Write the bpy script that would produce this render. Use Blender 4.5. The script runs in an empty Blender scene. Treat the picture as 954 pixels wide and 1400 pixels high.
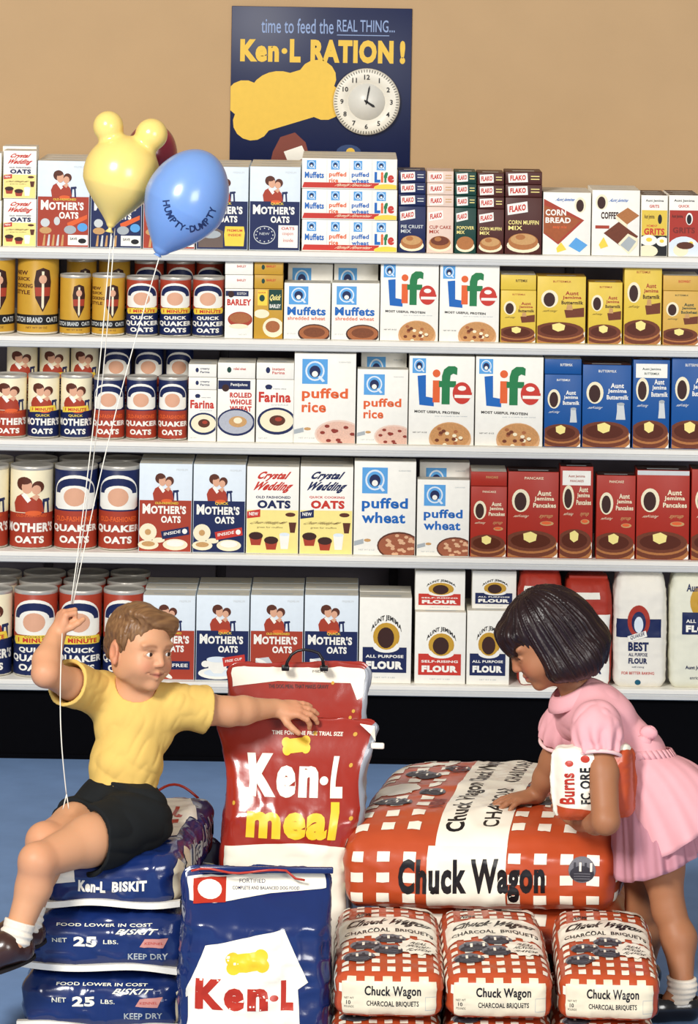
import bpy, bmesh, math, random
import numpy as np
from mathutils import Vector, Matrix, noise
PI = math.pi
sc = bpy.context.scene
COL = sc.collection
random.seed(5)

# ------------------------------------------------------------------ camera
F_PX, CAM_D, CAM_H, ROLL = 5038.0, 9.4, 2.10, math.radians(0.9)
HOR = -80.0                                  # image row of the camera's horizon
camd = bpy.data.cameras.new('camera')
cam = bpy.data.objects.new('camera', camd)
COL.objects.link(cam)
camd.sensor_fit = 'VERTICAL'
camd.sensor_height = 36.0
camd.lens = F_PX * 36.0 / 1400.0
camd.shift_y = -(700.0 - HOR) / 1400.0
camd.clip_end = 60
cam.location = (0, -CAM_D, CAM_H)
cam.rotation_euler = (PI / 2, ROLL, 0)
cam.matrix_world = Matrix.Translation((0, -CAM_D, CAM_H)) @ Matrix.Rotation(PI / 2, 4, 'X') @ Matrix.Rotation(ROLL, 4, 'Z')
sc.camera = cam


def W(px, py, Y):
    """world point seen at a photograph pixel at depth Y (used to read positions off the photograph)"""
    dx, dy = px - 477.0, py - HOR
    c, s = math.cos(ROLL), math.sin(ROLL)
    a, b = dx * c + dy * s, -dx * s + dy * c
    d = Y + CAM_D
    return Vector((a * d / F_PX, Y, CAM_H - b * d / F_PX))


# ------------------------------------------------------------------ world, lamps, exposure
wd = bpy.data.worlds.new('studio_ambient')
sc.world = wd
wd.use_nodes = True
wd.node_tree.nodes['Background'].inputs[0].default_value = (1.0, 0.98, 0.95, 1)
wd.node_tree.nodes['Background'].inputs[1].default_value = 0.26


def area_lamp(name, loc, target, size, power, color=(1, 1, 1)):
    l = bpy.data.lights.new(name, 'AREA')
    l.shape = 'RECTANGLE'
    l.size, l.size_y = size
    l.energy = power
    l.color = color
    o = bpy.data.objects.new(name, l)
    COL.objects.link(o)
    o.location = loc
    o.rotation_euler = (Vector(target) - Vector(loc)).to_track_quat('-Z', 'Y').to_euler()
    return o


area_lamp('key_lamp', (-2.6, -7.6, 4.3), (0.0, -0.6, 0.8), (1.5, 1.5), 560, (1.0, 0.975, 0.93))
area_lamp('fill_lamp', (2.6, -8.6, 2.6), (0.0, -0.6, 0.9), (2.2, 2.2), 230, (1.0, 0.98, 0.95))
sc.view_settings.view_transform = 'Standard'
sc.view_settings.look = 'None'
sc.view_settings.exposure = 0.0
sc.view_settings.gamma = 1.0
sc.view_settings.use_curve_mapping = False


# ------------------------------------------------------------------ materials
def lin(h):
    h = h.lstrip('#')
    v = [int(h[i:i + 2], 16) / 255 for i in (0, 2, 4)]
    return tuple((c / 12.92 if c <= 0.04045 else ((c + 0.055) / 1.055) ** 2.4) for c in v)


MATS = {}


def mat(hexcol, rough=0.55, spec=0.3, var=0.06, scale=60.0, bump=0.0, bscale=200.0, sss=0.0, name=None, metal=0.0, coat=0.0, trans=0.0):
    key = (hexcol, rough, spec, var, scale, bump, bscale, sss, metal, coat, trans)
    if key in MATS:
        return MATS[key]
    m = bpy.data.materials.new(name or 'print_' + hexcol.lstrip('#'))
    m.use_nodes = True
    nt = m.node_tree
    b = nt.nodes['Principled BSDF']
    c = lin(hexcol)
    b.inputs['Roughness'].default_value = rough
    b.inputs['Specular IOR Level'].default_value = spec
    b.inputs['Metallic'].default_value = metal
    b.inputs['Coat Weight'].default_value = coat
    b.inputs['Coat Roughness'].default_value = 0.12
    b.inputs['Transmission Weight'].default_value = trans
    tc = nt.nodes.new('ShaderNodeTexCoord')
    if var > 0:
        n = nt.nodes.new('ShaderNodeTexNoise')
        n.inputs['Scale'].default_value = scale
        n.inputs['Detail'].default_value = 3
        nt.links.new(tc.outputs['Object'], n.inputs['Vector'])
        r = nt.nodes.new('ShaderNodeMix')
        r.data_type = 'RGBA'
        r.inputs['A'].default_value = tuple(min(1, x * (1 - var)) for x in c) + (1,)
        r.inputs['B'].default_value = tuple(min(1, x * (1 + var)) for x in c) + (1,)
        nt.links.new(n.outputs['Fac'], r.inputs['Factor'])
        nt.links.new(r.outputs['Result'], b.inputs['Base Color'])
    else:
        b.inputs['Base Color'].default_value = c + (1,)
    if bump > 0:
        n2 = nt.nodes.new('ShaderNodeTexNoise')
        n2.inputs['Scale'].default_value = bscale
        n2.inputs['Detail'].default_value = 4
        nt.links.new(tc.outputs['Object'], n2.inputs['Vector'])
        bp = nt.nodes.new('ShaderNodeBump')
        bp.inputs['Strength'].default_value = bump
        bp.inputs['Distance'].default_value = 0.002
        nt.links.new(n2.outputs['Fac'], bp.inputs['Height'])
        nt.links.new(bp.outputs['Normal'], b.inputs['Normal'])
    if sss > 0:
        b.inputs['Subsurface Weight'].default_value = sss
        b.inputs['Subsurface Radius'].default_value = (0.012, 0.005, 0.003)
        b.inputs['Subsurface Scale'].default_value = 0.5
    MATS[key] = m
    return m


# ------------------------------------------------------------------ object helpers
def link(o, parent=None):
    COL.objects.link(o)
    if parent is not None:
        o.parent = parent
    return o


def tag(o, label=None, cat=None, group=None, kind=None):
    if label: o['label'] = label
    if cat: o['category'] = cat
    if group: o['group'] = group
    if kind: o['kind'] = kind
    return o


def mesh_obj(name, me, loc=(0, 0, 0), parent=None, rot=(0, 0, 0)):
    o = bpy.data.objects.new(name, me)
    o.location = loc
    o.rotation_euler = rot
    return link(o, parent)


def empty(name, loc, rot=(0, 0, 0)):
    o = bpy.data.objects.new(name, None)
    o.empty_display_size = 0.05
    o.location = loc
    o.rotation_euler = rot
    return link(o)


class MB:
    """collects polygons with materials, then makes one mesh"""

    def __init__(s):
        s.v, s.f, s.m, s.mats, s.sm = [], [], [], [], []

    def mi(s, m):
        if m not in s.mats: s.mats.append(m)
        return s.mats.index(m)

    def add(s, vs, fs, m, smooth=False):
        k = s.mi(m)
        n = len(s.v)
        s.v.extend([tuple(map(float, p)) for p in vs])
        for f in fs:
            s.f.append([i + n for i in f])
            s.m.append(k)
            s.sm.append(smooth)

    def box(s, lo, hi, m):
        x0, y0, z0 = lo
        x1, y1, z1 = hi
        s.add([(x0, y0, z0), (x1, y0, z0), (x1, y1, z0), (x0, y1, z0), (x0, y0, z1), (x1, y0, z1), (x1, y1, z1), (x0, y1, z1)],
              [(3, 2, 1, 0), (4, 5, 6, 7), (0, 1, 5, 4), (1, 2, 6, 5), (2, 3, 7, 6), (3, 0, 4, 7)], m)

    def bbox(s, lo, hi, m, r=0.002, seg=2):
        """bevelled box"""
        bm = bmesh.new()
        bmesh.ops.create_cube(bm, size=1)
        for v in bm.verts:
            v.co = Vector([lo[i] + (v.co[i] + .5) * (hi[i] - lo[i]) for i in range(3)])
        bmesh.ops.bevel(bm, geom=bm.edges[:], offset=r, segments=seg, profile=.5, affect='EDGES')
        s.bm(bm, m, True)

    def bm(s, bm, m, smooth=False):
        bm.verts.index_update()
        s.add([v.co[:] for v in bm.verts], [[v.index for v in f.verts] for f in bm.faces], m, smooth)
        bm.free()

    def tube(s, pts, rad, m, n=8, cap=True):
        pts = [Vector(p) for p in pts]
        rads = rad if hasattr(rad, '__len__') else [rad] * len(pts)
        vs, fs = [], []
        up = None
        for i, p in enumerate(pts):
            t = (pts[min(i + 1, len(pts) - 1)] - pts[max(i - 1, 0)]).normalized()
            if up is None:
                up = t.orthogonal().normalized()
            up = (up - t * up.dot(t)).normalized()
            w = t.cross(up)
            for k in range(n):
                a = 2 * PI * k / n
                vs.append(p + (up * math.cos(a) + w * math.sin(a)) * rads[i])
        for i in range(len(pts) - 1):
            for k in range(n):
                a, b = i * n + k, i * n + (k + 1) % n
                fs.append((a, b, b + n, a + n))
        if cap:
            fs.append(tuple(range(n - 1, -1, -1)))
            fs.append(tuple(range((len(pts) - 1) * n, len(pts) * n)))
        s.add(vs, fs, m, True)

    def lathe(s, prof, m, n=32, smooth=True, mats=None):
        """prof: (r, z) list, about z"""
        vs, fs = [], []
        for r, z in prof:
            for k in range(n):
                a = 2 * PI * k / n
                vs.append((r * math.sin(a), -r * math.cos(a), z))
        for i in range(len(prof) - 1):
            fs = []
            for k in range(n):
                a, b = i * n + k, i * n + (k + 1) % n
                fs.append((a, b, b + n, a + n))
            s.add_shared(vs, fs, mats[i] if mats else m, smooth, i == 0)
        s._base = None

    _base = None

    def add_shared(s, vs, fs, m, smooth, first):
        if first or s._base is None:
            s._base = len(s.v)
            s.v.extend([tuple(map(float, p)) for p in vs])
        k = s.mi(m)
        for f in fs:
            s.f.append([i + s._base for i in f])
            s.m.append(k)
            s.sm.append(smooth)

    def mesh(s, name):
        me = bpy.data.meshes.new(name)
        me.from_pydata(s.v, [], s.f)
        for m in s.mats: me.materials.append(m)
        me.polygons.foreach_set('material_index', s.m)
        me.polygons.foreach_set('use_smooth', s.sm)
        me.update()
        return me

    def obj(s, name, loc=(0, 0, 0), parent=None, rot=(0, 0, 0)):
        return mesh_obj(name, s.mesh(name), loc, parent, rot)


# ------------------------------------------------------------------ printed artwork (flat shapes laid on a surface)
_T = {}


def text_mesh(s, bold=0.02, res=3):
    """outline of a line of lettering as (verts Nx2 in a 0..1 box, triangles, width / height)"""
    k = (s, bold, res)
    if k in _T: return _T[k]
    c = bpy.data.curves.new('lettering', 'FONT')
    c.body = s
    c.offset = bold
    c.resolution_u = res
    c.space_character = 1.0 + bold * 2.2
    o = bpy.data.objects.new('lettering', c)
    me = bpy.data.meshes.new_from_object(o)
    v = np.array([p.co[:2] for p in me.vertices])
    t = [tuple(p.vertices) for p in me.polygons]
    bpy.data.objects.remove(o)
    bpy.data.meshes.remove(me)
    bpy.data.curves.remove(c)
    lo, hi = v.min(0), v.max(0)
    # faces up
    tt = []
    for a, b, d in t:
        cr = (v[b, 0] - v[a, 0]) * (v[d, 1] - v[a, 1]) - (v[b, 1] - v[a, 1]) * (v[d, 0] - v[a, 0])
        tt.append((a, b, d) if cr > 0 else (a, d, b))
    v = (v - lo) / (hi - lo)
    _T[k] = (v, tt, (hi[0] - lo[0]) / (hi[1] - lo[1]))
    return _T[k]


class Art:
    """shapes in a panel whose x runs 0..1 left to right and y 0..1 from the top down"""

    def __init__(s):
        s.items = []

    def poly(s, pts, m):
        a = sum(pts[i][0] * pts[(i + 1) % len(pts)][1] - pts[(i + 1) % len(pts)][0] * pts[i][1] for i in range(len(pts)))
        p = list(pts)
        if a > 0: p.reverse()             # y points down here; keep the outward side outward
        s.items.append((np.array(p, float), [tuple(range(len(p)))], m))
        return s

    def rect(s, x0, y0, x1, y1, m):
        return s.poly([(x0, y0), (x1, y0), (x1, y1), (x0, y1)], m)

    def ell(s, cx, cy, rx, ry, m, n=20, a0=0, a1=2 * PI, rot=0, asp=1.0):
        pts = []
        for k in range(n):
            a = a0 + (a1 - a0) * k / (n if abs(a1 - a0) > 6.28 else n - 1)
            x, y = rx * math.cos(a), ry * math.sin(a)
            pts.append((cx + x * math.cos(rot) - y * math.sin(rot) / asp, cy + x * math.sin(rot) * asp + y * math.cos(rot)))
        return s.poly(pts, m)

    def text(s, t, x0, y0, x1, y1, m, bold=0.025, shear=0.0, warp=None, res=3):
        v, f, _ = text_mesh(t, bold, res)
        u = v[:, 0] + shear * v[:, 1]
        if shear: u = (u - u.min()) / (u.max() - u.min())
        w = v[:, 1]
        x = x0 + u * (x1 - x0)
        y = y1 - w * (y1 - y0)
        if warp is not None:
            x, y = warp(x, y)
        s.items.append((np.stack([x, y], 1), f, m))
        return s

    def star(s, cx, cy, rx, ry, n, m, inner=0.82):
        pts = []
        for k in range(2 * n):
            a = PI * k / n
            q = 1 if k % 2 == 0 else inner
            pts.append((cx + rx * q * math.cos(a), cy + ry * q * math.sin(a)))
        return s.poly(pts, m)

    def put(s, other, x0, y0, x1, y1):
        for v, f, m in other.items:
            s.items.append((v * np.array([x1 - x0, y1 - y0]) + np.array([x0, y0]), f, m))
        return s

    def clip(s, lo=(0, 0), hi=(1, 1)):
        """cut away what runs past the panel"""
        out = []
        for v, f, m in s.items:
            if v[:, 0].min() < lo[0] - 1e-6 or v[:, 0].max() > hi[0] + 1e-6 or v[:, 1].min() < lo[1] - 1e-6 or v[:, 1].max() > hi[1] + 1e-6:
                bm = to_bm(v, f)
                for co, no in (((lo[0], 0, 0), (-1, 0, 0)), ((hi[0], 0, 0), (1, 0, 0)), ((0, lo[1], 0), (0, -1, 0)), ((0, hi[1], 0), (0, 1, 0))):
                    bmesh.ops.bisect_plane(bm, geom=bm.verts[:] + bm.edges[:] + bm.faces[:], plane_co=co, plane_no=no, clear_outer=True)
                v, f = from_bm(bm)
                if not f: continue
            out.append((v, f, m))
        s.items = out
        return s

    def cut(s, nx, ny):
        """slice into cells so the print can follow a curved face"""
        out = []
        for v, f, m in s.items:
            bm = to_bm(v, f)
            for ax, n in ((0, nx), (1, ny)):
                if not n: continue
                lo, hi = v[:, ax].min(), v[:, ax].max()
                for k in range(int(math.floor(lo * n)) + 1, int(math.ceil(hi * n))):
                    co = [0, 0, 0]
                    no = [0, 0, 0]
                    co[ax] = k / n
                    no[ax] = 1
                    bmesh.ops.bisect_plane(bm, geom=bm.verts[:] + bm.edges[:] + bm.faces[:], plane_co=co, plane_no=no, dist=1e-7)
            v, f = from_bm(bm)
            out.append((v, f, m))
        s.items = out
        return s

    def lay(s, mb, fn, step=0.00022, smooth=False):
        """fn(x, y, lift) -> 3D; every following item lies a hair above the one before"""
        for (v, f, m), k in zip(s.items, s.layers()):
            mb.add([fn(x, y, step * k) for x, y in v], f, m, smooth)

    def layers(s):
        """print order: an item lies above whatever it overlaps"""
        n = len(s.items)
        if not n: return []
        lo = np.array([v.min(0) for v, f, m in s.items]) + 1e-6
        hi = np.array([v.max(0) for v, f, m in s.items]) - 1e-6
        L = np.zeros(n)
        for i in range(n):
            o = (lo[:i] < hi[i]).all(1) & (hi[:i] > lo[i]).all(1)
            L[i] = 1
            if o.any():
                L[i] = max(1, max(L[j] + (1 if s.items[j][2] is not s.items[i][2] else .12) for j in np.nonzero(o)[0]))
        return L


def to_bm(v, f):
    bm = bmesh.new()
    vs = [bm.verts.new((x, y, 0)) for x, y in v]
    for q in f:
        try:
            bm.faces.new([vs[i] for i in q])
        except ValueError:
            pass
    return bm


def from_bm(bm):
    bm.verts.index_update()
    v = np.array([q.co[:2] for q in bm.verts]).reshape(-1, 2)
    f = [tuple(q.index for q in p.verts) for p in bm.faces]
    bm.free()
    return v, f
# ------------------------------------------------------------------ colours of the print
WHT = mat('#f6f2e6', 0.5)
CREAM = mat('#f3e7c4', 0.5)
PALE = mat('#dfe8ee', 0.5)
RED = mat('#a93e29', 0.45)
RED2 = mat('#c8372b', 0.45)
NAVY = mat('#192552', 0.45)
BLUE = mat('#1464b4', 0.45)
SKY = mat('#5aa2dc', 0.45)
YEL = mat('#f2d24a', 0.45)
LEM = mat('#f6e38c', 0.45)
GOLD = mat('#c99a34', 0.4)
ORG = mat('#e2622f', 0.45)
GRN = mat('#1f7a46', 0.45)
DKG = mat('#123f36', 0.45)
BLK = mat('#17161a', 0.5)
BRN = mat('#5a2c1c', 0.5)
DBR = mat('#3a1d17', 0.5)
TAN = mat('#c99a62', 0.5, var=0.2, scale=300)
PINK = mat('#e8cdbb', 0.5)
SKIN_P = mat('#dfa888', 0.5)
GREY = mat('#aab0b2', 0.45)
LGREY = mat('#cfd2d0', 0.45)
PANC = mat('#6e341c', 0.45, var=0.25, scale=250)
PANC2 = mat('#b0703c', 0.45, var=0.2, scale=250)
PRED = mat('#ab2e1f', 0.4)
PBLU = mat('#145296', 0.4)
PYEL = mat('#e2c146', 0.4)
TINL = mat('#c9c4ba', 0.35, spec=0.5, metal=0.35, bump=0.05)
RIM = mat('#d8d2c2', 0.4)
CTOP = mat('#e4ddcd', 0.6)
CRUMB = mat('#a8643a', 0.5, var=0.3, scale=400)
CER = mat('#d9a878', 0.5, var=0.2, scale=400)


# ------------------------------------------------------------------ small printed pictures
def a_family(A, x0, y0, x1, y1, dress=None):
    """printed picture: a woman in a red dress with a child, and a dark chair"""
    p = Art()
    p.poly([(.78, .62), (.98, .60), (1.0, .66), (.96, .68), (.98, 1), (.92, 1), (.90, .7), (.84, .7), (.82, 1), (.76, 1)], NAVY)
    p.poly([(.1, .98), (.06, .74), (.14, .56), (.3, .46), (.42, .6), (.62, .52), (.76, .66), (.82, .98)], RED)
    p.poly([(.26, .5), (.36, .44), (.5, .64), (.42, .72)], WHT)
    p.ell(.33, .2, .19, .19, BRN, 16)
    p.ell(.4, .29, .13, .18, SKIN_P, 14)
    p.ell(.33, .12, .17, .10, BRN, 12)
    p.ell(.66, .28, .15, .16, BRN, 14)
    p.ell(.62, .36, .11, .13, SKIN_P, 12)
    p.poly([(.5, .56), (.62, .48), (.7, .54), (.62, .66)], SKIN_P)
    p.ell(.56, 1.0, .2, .07, ORG, 12)
    A.put(p, x0, y0, x1, y1)


def a_emblem(A, x0, y0, x1, y1, m=None):
    p = Art()
    p.rect(0, 0, 1, 1, m or SKY)
    p.ell(.5, .48, .38, .4, PALE, 20)
    p.ell(.5, .48, .31, .33, m or SKY, 20)
    p.ell(.5, .5, .22, .24, NAVY, 16)
    p.ell(.5, .6, .12, .12, WHT, 12)
    p.poly([(.62, .72), (.7, .66), (.9, .88), (.8, .92)], PALE)
    A.put(p, x0, y0, x1, y1)


def a_medal(A, x0, y0, x1, y1, ring=None, core=None):
    """plain printed medallion"""
    p = Art()
    p.ell(.5, .5, .5, .5, ring or CREAM, 20)
    p.ell(.48, .54, .34, .4, core or DBR, 18)
    A.put(p, x0, y0, x1, y1)


def a_bowl(A, cx, cy, rx, ry, rim, fill, dot, n=9, seed=1, dr=0.12):
    r = random.Random(seed)
    A.ell(cx, cy, rx, ry, rim, 24)
    A.ell(cx, cy, rx * .93, ry * .88, fill, 24)
    for k in range(n):
        a, q = r.uniform(0, 6.28), math.sqrt(r.uniform(0.03, .62))
        A.ell(cx + rx * q * math.cos(a), cy + ry * q * math.sin(a), rx * dr, ry * dr * 1.1, dot, 7)


def a_stack(A, x0, y0, x1, y1):
    """pancakes with butter on a white plate"""
    p = Art()
    p.ell(.55, .72, .58, .30, WHT, 22)
    p.ell(.46, .74, .52, .28, PANC2, 22)
    p.ell(.45, .64, .51, .28, PANC, 22)
    p.ell(.46, .52, .50, .29, PANC2, 22)
    p.ell(.46, .47, .49, .28, PANC, 22)
    p.ell(.46, .47, .38, .20, mat('#57240f', 0.3), 20)
    p.poly([(.32, .28), (.46, .22), (.58, .3), (.56, .46), (.44, .52), (.33, .44)], LEM)
    A.put(p, x0, y0, x1, y1)


# ------------------------------------------------------------------ label designs: (base, bands, art, top colour)
def d_mothers(kind, low):
    A = Art()
    lo = RED if low == 'red' else NAVY
    a_family(A, .22, .10, .76, .42)
    small = ('OLD FASHIONED', ORG) if low == 'red' else ('QUICK', YEL)
    if low == 'red':
        A.text('OLD-FASHIONED', .3, .432, .75, .458, YEL, .02)
    else:
        A.text('QUICK', .42, .425, .68, .46, YEL, .02)
    A.text("M", .06, .455, .21, .57, WHT, .045)
    A.text("OTHER'S", .22, .475, .90, .57, WHT, .045)
    A.text("OATS", .42, .592, .80, .672, WHT, .045)
    A.text('PREMIUM', .70, .05, .92, .075, LGREY, .0)
    if kind == 'cup':
        A.ell(.42, .92, .38, .07, WHT, 22)
        A.ell(.42, .915, .27, .045, PALE, 20)
        A.poly([(.2, .75), (.62, .75), (.58, .86), (.5, .92), (.34, .92), (.24, .86)], WHT)
        A.ell(.41, .755, .21, .035, PALE, 18)
        A.ell(.18, .81, .08, .04, WHT, 12)
        A.poly([(.5, .735), (.93, .69), (.95, .79), (.53, .84)], RED2 if low != 'red' else NAVY)
        A.text('FREE CUP', .56, .745, .88, .775, WHT, .02, warp=lambda x, y: (x, y - (x - .7) * .11))
    elif kind == 'spoon':
        A.poly([(.1, .74), (.35, .72), (.5, .86), (.42, .99), (.1, .99)], LGREY)
        for k in range(4):
            A.ell(.22 + .08 * k, .78 + .055 * k, .13, .028, WHT, 12, rot=.3)
        A.rect(.55, .78, .92, .88, NAVY if low == 'red' else RED2)
        A.text('FREE', .58, .81, .88, .85, WHT, .02)
    elif kind == 'dish':
        A.ell(.17, .78, .17, .10, CREAM, 20)
        A.ell(.17, .78, .06, .035, TAN, 14)
        A.ell(.18, .925, .2, .055, CREAM, 20)
        A.ell(.18, .915, .13, .03, TAN, 16)
        A.ell(.7, .92, .24, .065, CREAM, 22)
        A.ell(.7, .905, .17, .038, WHT, 18)
        A.ell(.38, .87, .12, .03, CREAM, 14)
        c = NAVY if low == 'red' else RED2
        A.poly([(.42, .77), (.95, .71), (.97, .80), (.45, .86)], c)
        A.text('INSIDE', .48, .765, .80, .80, WHT, .02, warp=lambda x, y: (x, y - (x - .65) * .11))
        A.ell(.88, .765, .05, .03, WHT, 12)
    elif kind == 'promo':
        A.ell(.15, .72, .09, .05, LGREY, 14)
        A.ell(.38, .70, .06, .05, LGREY, 12)
        A.poly([(.58, .72), (.97, .62), (.97, .67), (.6, .78)], ORG)
        A.ell(.64, .8, .12, .05, GREY, 14)
        A.ell(.88, .77, .1, .05, SKY, 14)
        A.ell(.16, .81, .12, .04, TAN, 14)
        for k in range(5):
            A.poly([(.1 + k * .09, .99), (.13 + k * .09, .86), (.16 + k * .09, .86), (.15 + k * .09, .99)], LGREY if k % 2 else TAN)
        A.rect(.6, .86, .99, .98, WHT)
        A.text('SAVE', .64, .89, .78, .92, BLK, .02)
        A.ell(.88, .93, .08, .03, BLK, 14)
    elif kind == 'trim':
        A.poly([(.03, .80), (.3, .72), (.52, .78), (.52, .98), (.03, .98)], mat('#6b5a52', .5))
        A.ell(.28, .82, .2, .05, GREY, 14)
        A.poly([(.56, .72), (.93, .72), (.95, .8), (.93, .96), (.56, .96), (.54, .82)], YEL)
        A.text('PREMIUM', .6, .755, .9, .785, RED2, .02)
        A.text('INSIDE', .62, .81, .88, .84, RED2, .02)
    elif kind == 'clock':
        A.ell(.3, .82, .22, .11, LGREY, 26)
        A.ell(.3, .82, .205, .10, NAVY, 26)
        for k in range(12):
            a = k * PI / 6
            A.ell(.3 + .17 * math.cos(a), .82 + .082 * math.sin(a), .014, .009, LGREY, 6)
        A.text('NEW', .2, .79, .4, .82, LGREY, .0)
        A.rect(.58, .70, .97, .97, WHT)
        A.text('OATS', .64, .72, .9, .755, RED2, .02)
        A.text('coupon', .66, .79, .88, .83, RED2, .0)
        A.text('inside', .68, .86, .88, .9, RED2, .0)
    return PALE, [(.415, 1, lo)], A, CTOP


def d_wedding(v):
    A = Art()
    c1, c2 = (RED2, NAVY) if v == 0 else (NAVY, RED2)
    A.text('Crystal', .2, .05, .86, .165, c1, .05, shear=.25)
    A.text('Wedding', .12, .17, .9, .30, c1, .05, shear=.25)
    A.text('OLD FASHIONED' if v == 0 else 'QUICK COOKING', .17, .335, .85, .365, c2, .03)
    A.text('OATS', .2, .385, .85, .48, c2, .055)
    A.poly([(.0, .52), (.26, .49), (.26, .58), (.0, .60)], RED2 if v == 0 else NAVY)
    A.text('NEW', .04, .525, .22, .565, WHT, .03)
    A.text('Crystal Wedding Mix', .06, .63, .8, .67, BRN, .01, shear=.3)
    A.text('great for muffins', .2, .69, .7, .715, BRN, .0)
    A.poly([(.82, .64), (.97, .64), (.94, .76), (.85, .76)], BRN)
    A.ell(.85, .55, .1, .025, BRN, 12)
    for cx, cy in ((.18, .82), (.48, .87)):
        A.poly([(cx - .13, cy - .02), (cx + .13, cy - .02), (cx + .09, cy + .09), (cx - .09, cy + .09)], RED)
        A.ell(cx, cy - .02, .14, .045, DBR, 14)
    A.poly([(.64, .78), (.84, .78), (.81, .95), (.67, .95)], WHT)
    A.ell(.74, .78, .1, .02, PALE, 12)
    return WHT, [(.50, 1, LEM)], A, CTOP


def d_puffed(what):
    A = Art()
    c = ORG if what == 'rice' else BLUE
    a_emblem(A, .12, .06, .54, .34)
    A.text('puffed', .12, .385, .88, .535, c, .03)
    A.text(what, .12, .545 if what == 'rice' else .54, .52 if what == 'rice' else .84, .66, c, .03)
    A.text('GUARANTEED', .72, .085, .92, .1, GREY, 0)
    A.poly([(-.02, .86), (.15, .83), (.16, .88), (-.02, .91)], GREY)
    A.ell(.22, .845, .06, .018, TAN, 8)
    A.text('NET WT 6 OZ', .08, .94, .34, .955, GREY, 0)
    if what == 'rice':
        a_bowl(A, .74, .90, .40, .16, PINK, mat('#e2b8a2', .5, var=.25, scale=300), mat('#8c3428', .5), 11, 3, .11)
    else:
        a_bowl(A, .74, .90, .36, .15, BRN, mat('#a05a3c', .5, var=.3, scale=300), mat('#e0b088', .5), 26, 4, .1)
    return WHT, [], A.clip(), CTOP


def d_life(v=0):
    A = Art()
    a_emblem(A, .04, .02, .25, .19)
    A.poly([(.12, .22), (.25, .21), (.255, .455), (.375, .47), (.38, .565), (.155, .55)], BLUE)
    A.rect(.36, .27, .47, .52, ORG)
    A.ell(.415, .19, .06, .045, ORG, 16)
    A.poly([(.50, .54), (.50, .345), (.455, .345), (.455, .275), (.50, .275), (.50, .22), (.53, .145), (.60, .105), (.70, .105), (.74, .125), (.735, .205),
            (.675, .19), (.635, .21), (.625, .275), (.72, .275), (.72, .345), (.625, .345), (.625, .54)], GRN)
    A.ell(.815, .41, .145, .125, RED2, 26)
    A.ell(.815, .355, .065, .028, WHT, 14)
    A.poly([(.7, .425), (.98, .425), (.965, .465), (.7, .465)], WHT)
    A.poly([(.69, .41), (.97, .40), (.97, .43), (.7, .43)], RED2)
    A.text('MOST USEFUL PROTEIN', .08, .615, .78, .645, BLK, .04, warp=lambda x, y: (x, y + .02 * (x - .4)))
    A.text('ever in a ready to eat cereal', .4, .668, .9, .684, GREY, .01)
    A.text('NET WT 10 OZ', .06, .855, .28, .87, BLK, .01)
    A.ell(.64, .93, .33, .19, CER, 26)
    A.ell(.64, .90, .31, .15, mat('#c68f58', .5, var=.3, scale=260), 24)
    r = random.Random(7 + v)
    for k in range(16):
        a, q = r.uniform(0, 6.28), math.sqrt(r.uniform(.02, .7))
        A.ell(.64 + .3 * q * math.cos(a), .9 + .14 * q * math.sin(a), .035, .02, [PANC, CREAM, CRUMB][k % 3], 7)
    return WHT, [], A.clip(), CTOP


def d_muffets():
    A = Art()
    a_emblem(A, .09, .05, .52, .38)
    A.text('Muffets', .06, .42, .91, .575, BLUE, .035)
    A.text('shredded wheat', .07, .595, .9, .66, ORG, .015)
    A.text('NET WT 8 OZ', .06, .9, .25, .92, GREY, 0)
    A.ell(.66, .9, .36, .17, DBR, 24)
    A.ell(.66, .89, .33, .14, CRUMB, 24)
    A.ell(.66, .88, .24, .09, mat('#7c4426', .5, var=.3, scale=300), 20)
    return WHT, [], A.clip(), CTOP


def d_pancake(base, l3, txt, panel=None, wide=False, tan=False):
    A = Art()
    a_medal(A, .07, .20, .43, .47, CREAM, DBR)
    fl = (.5, .95)
    tc = {'y': RED, 'b': WHT, 'r': CREAM, 't': DKG}[txt]
    tc2 = {'y': DBR, 'b': WHT, 'r': CREAM, 't': DKG}[txt]
    A.text('Aunt', .58, .215, .86, .275, tc, .03)
    A.text('Jemima', .52, .285, .92, .345, tc, .03)
    A.text(l3, .5, .36, .96, .415, tc2, .03)
    A.text('self-rising', .1, .5, .42, .54, tc2, .0, shear=.3)
    if txt == 'b':
        A.poly([(.72, .46), (.86, .46), (.88, .56), (.9, .66), (.7, .66), (.72, .56)], LGREY)
        A.ell(.8, .47, .08, .02, GREY, 10)
    elif txt == 'r':
        A.text('syrup', .62, .5, .9, .545, TAN, .01, shear=.2)
        A.ell(.78, .6, .14, .028, TAN, 12)
        A.ell(.77, .595, .1, .018, ORG, 12)
    else:
        A.poly([(.56, .5), (.98, .46), (.98, .6), (.6, .62)], PANC)
        A.poly([(.62, .42), (.72, .42), (.74, .5), (.6, .5)], TAN)
    a_stack(A, -.03, .60, 1.03, 1.04)
    if panel == 'white':
        A.rect(.06, .04, .94, .20, WHT)
        A.text('Aunt Jemima', .24, .085, .76, .12, DKG if base is PBLU else RED, .02)
        A.text(l3.upper(), .3, .14, .72, .165, DKG if base is PBLU else RED, .02)
    elif panel == 'top':
        A.rect(0, .0, 1, .05, LGREY)
    else:
        A.text('BUTTERMILK' if txt != 'r' else 'PANCAKE', .32, .055, .7, .085, tc, .01)
    return base, [], A.clip(), {'y': GOLD, 'b': BRN, 'r': DBR, 't': GOLD}[txt]


def d_flat(base, art):
    return base, [], art, CTOP


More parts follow.
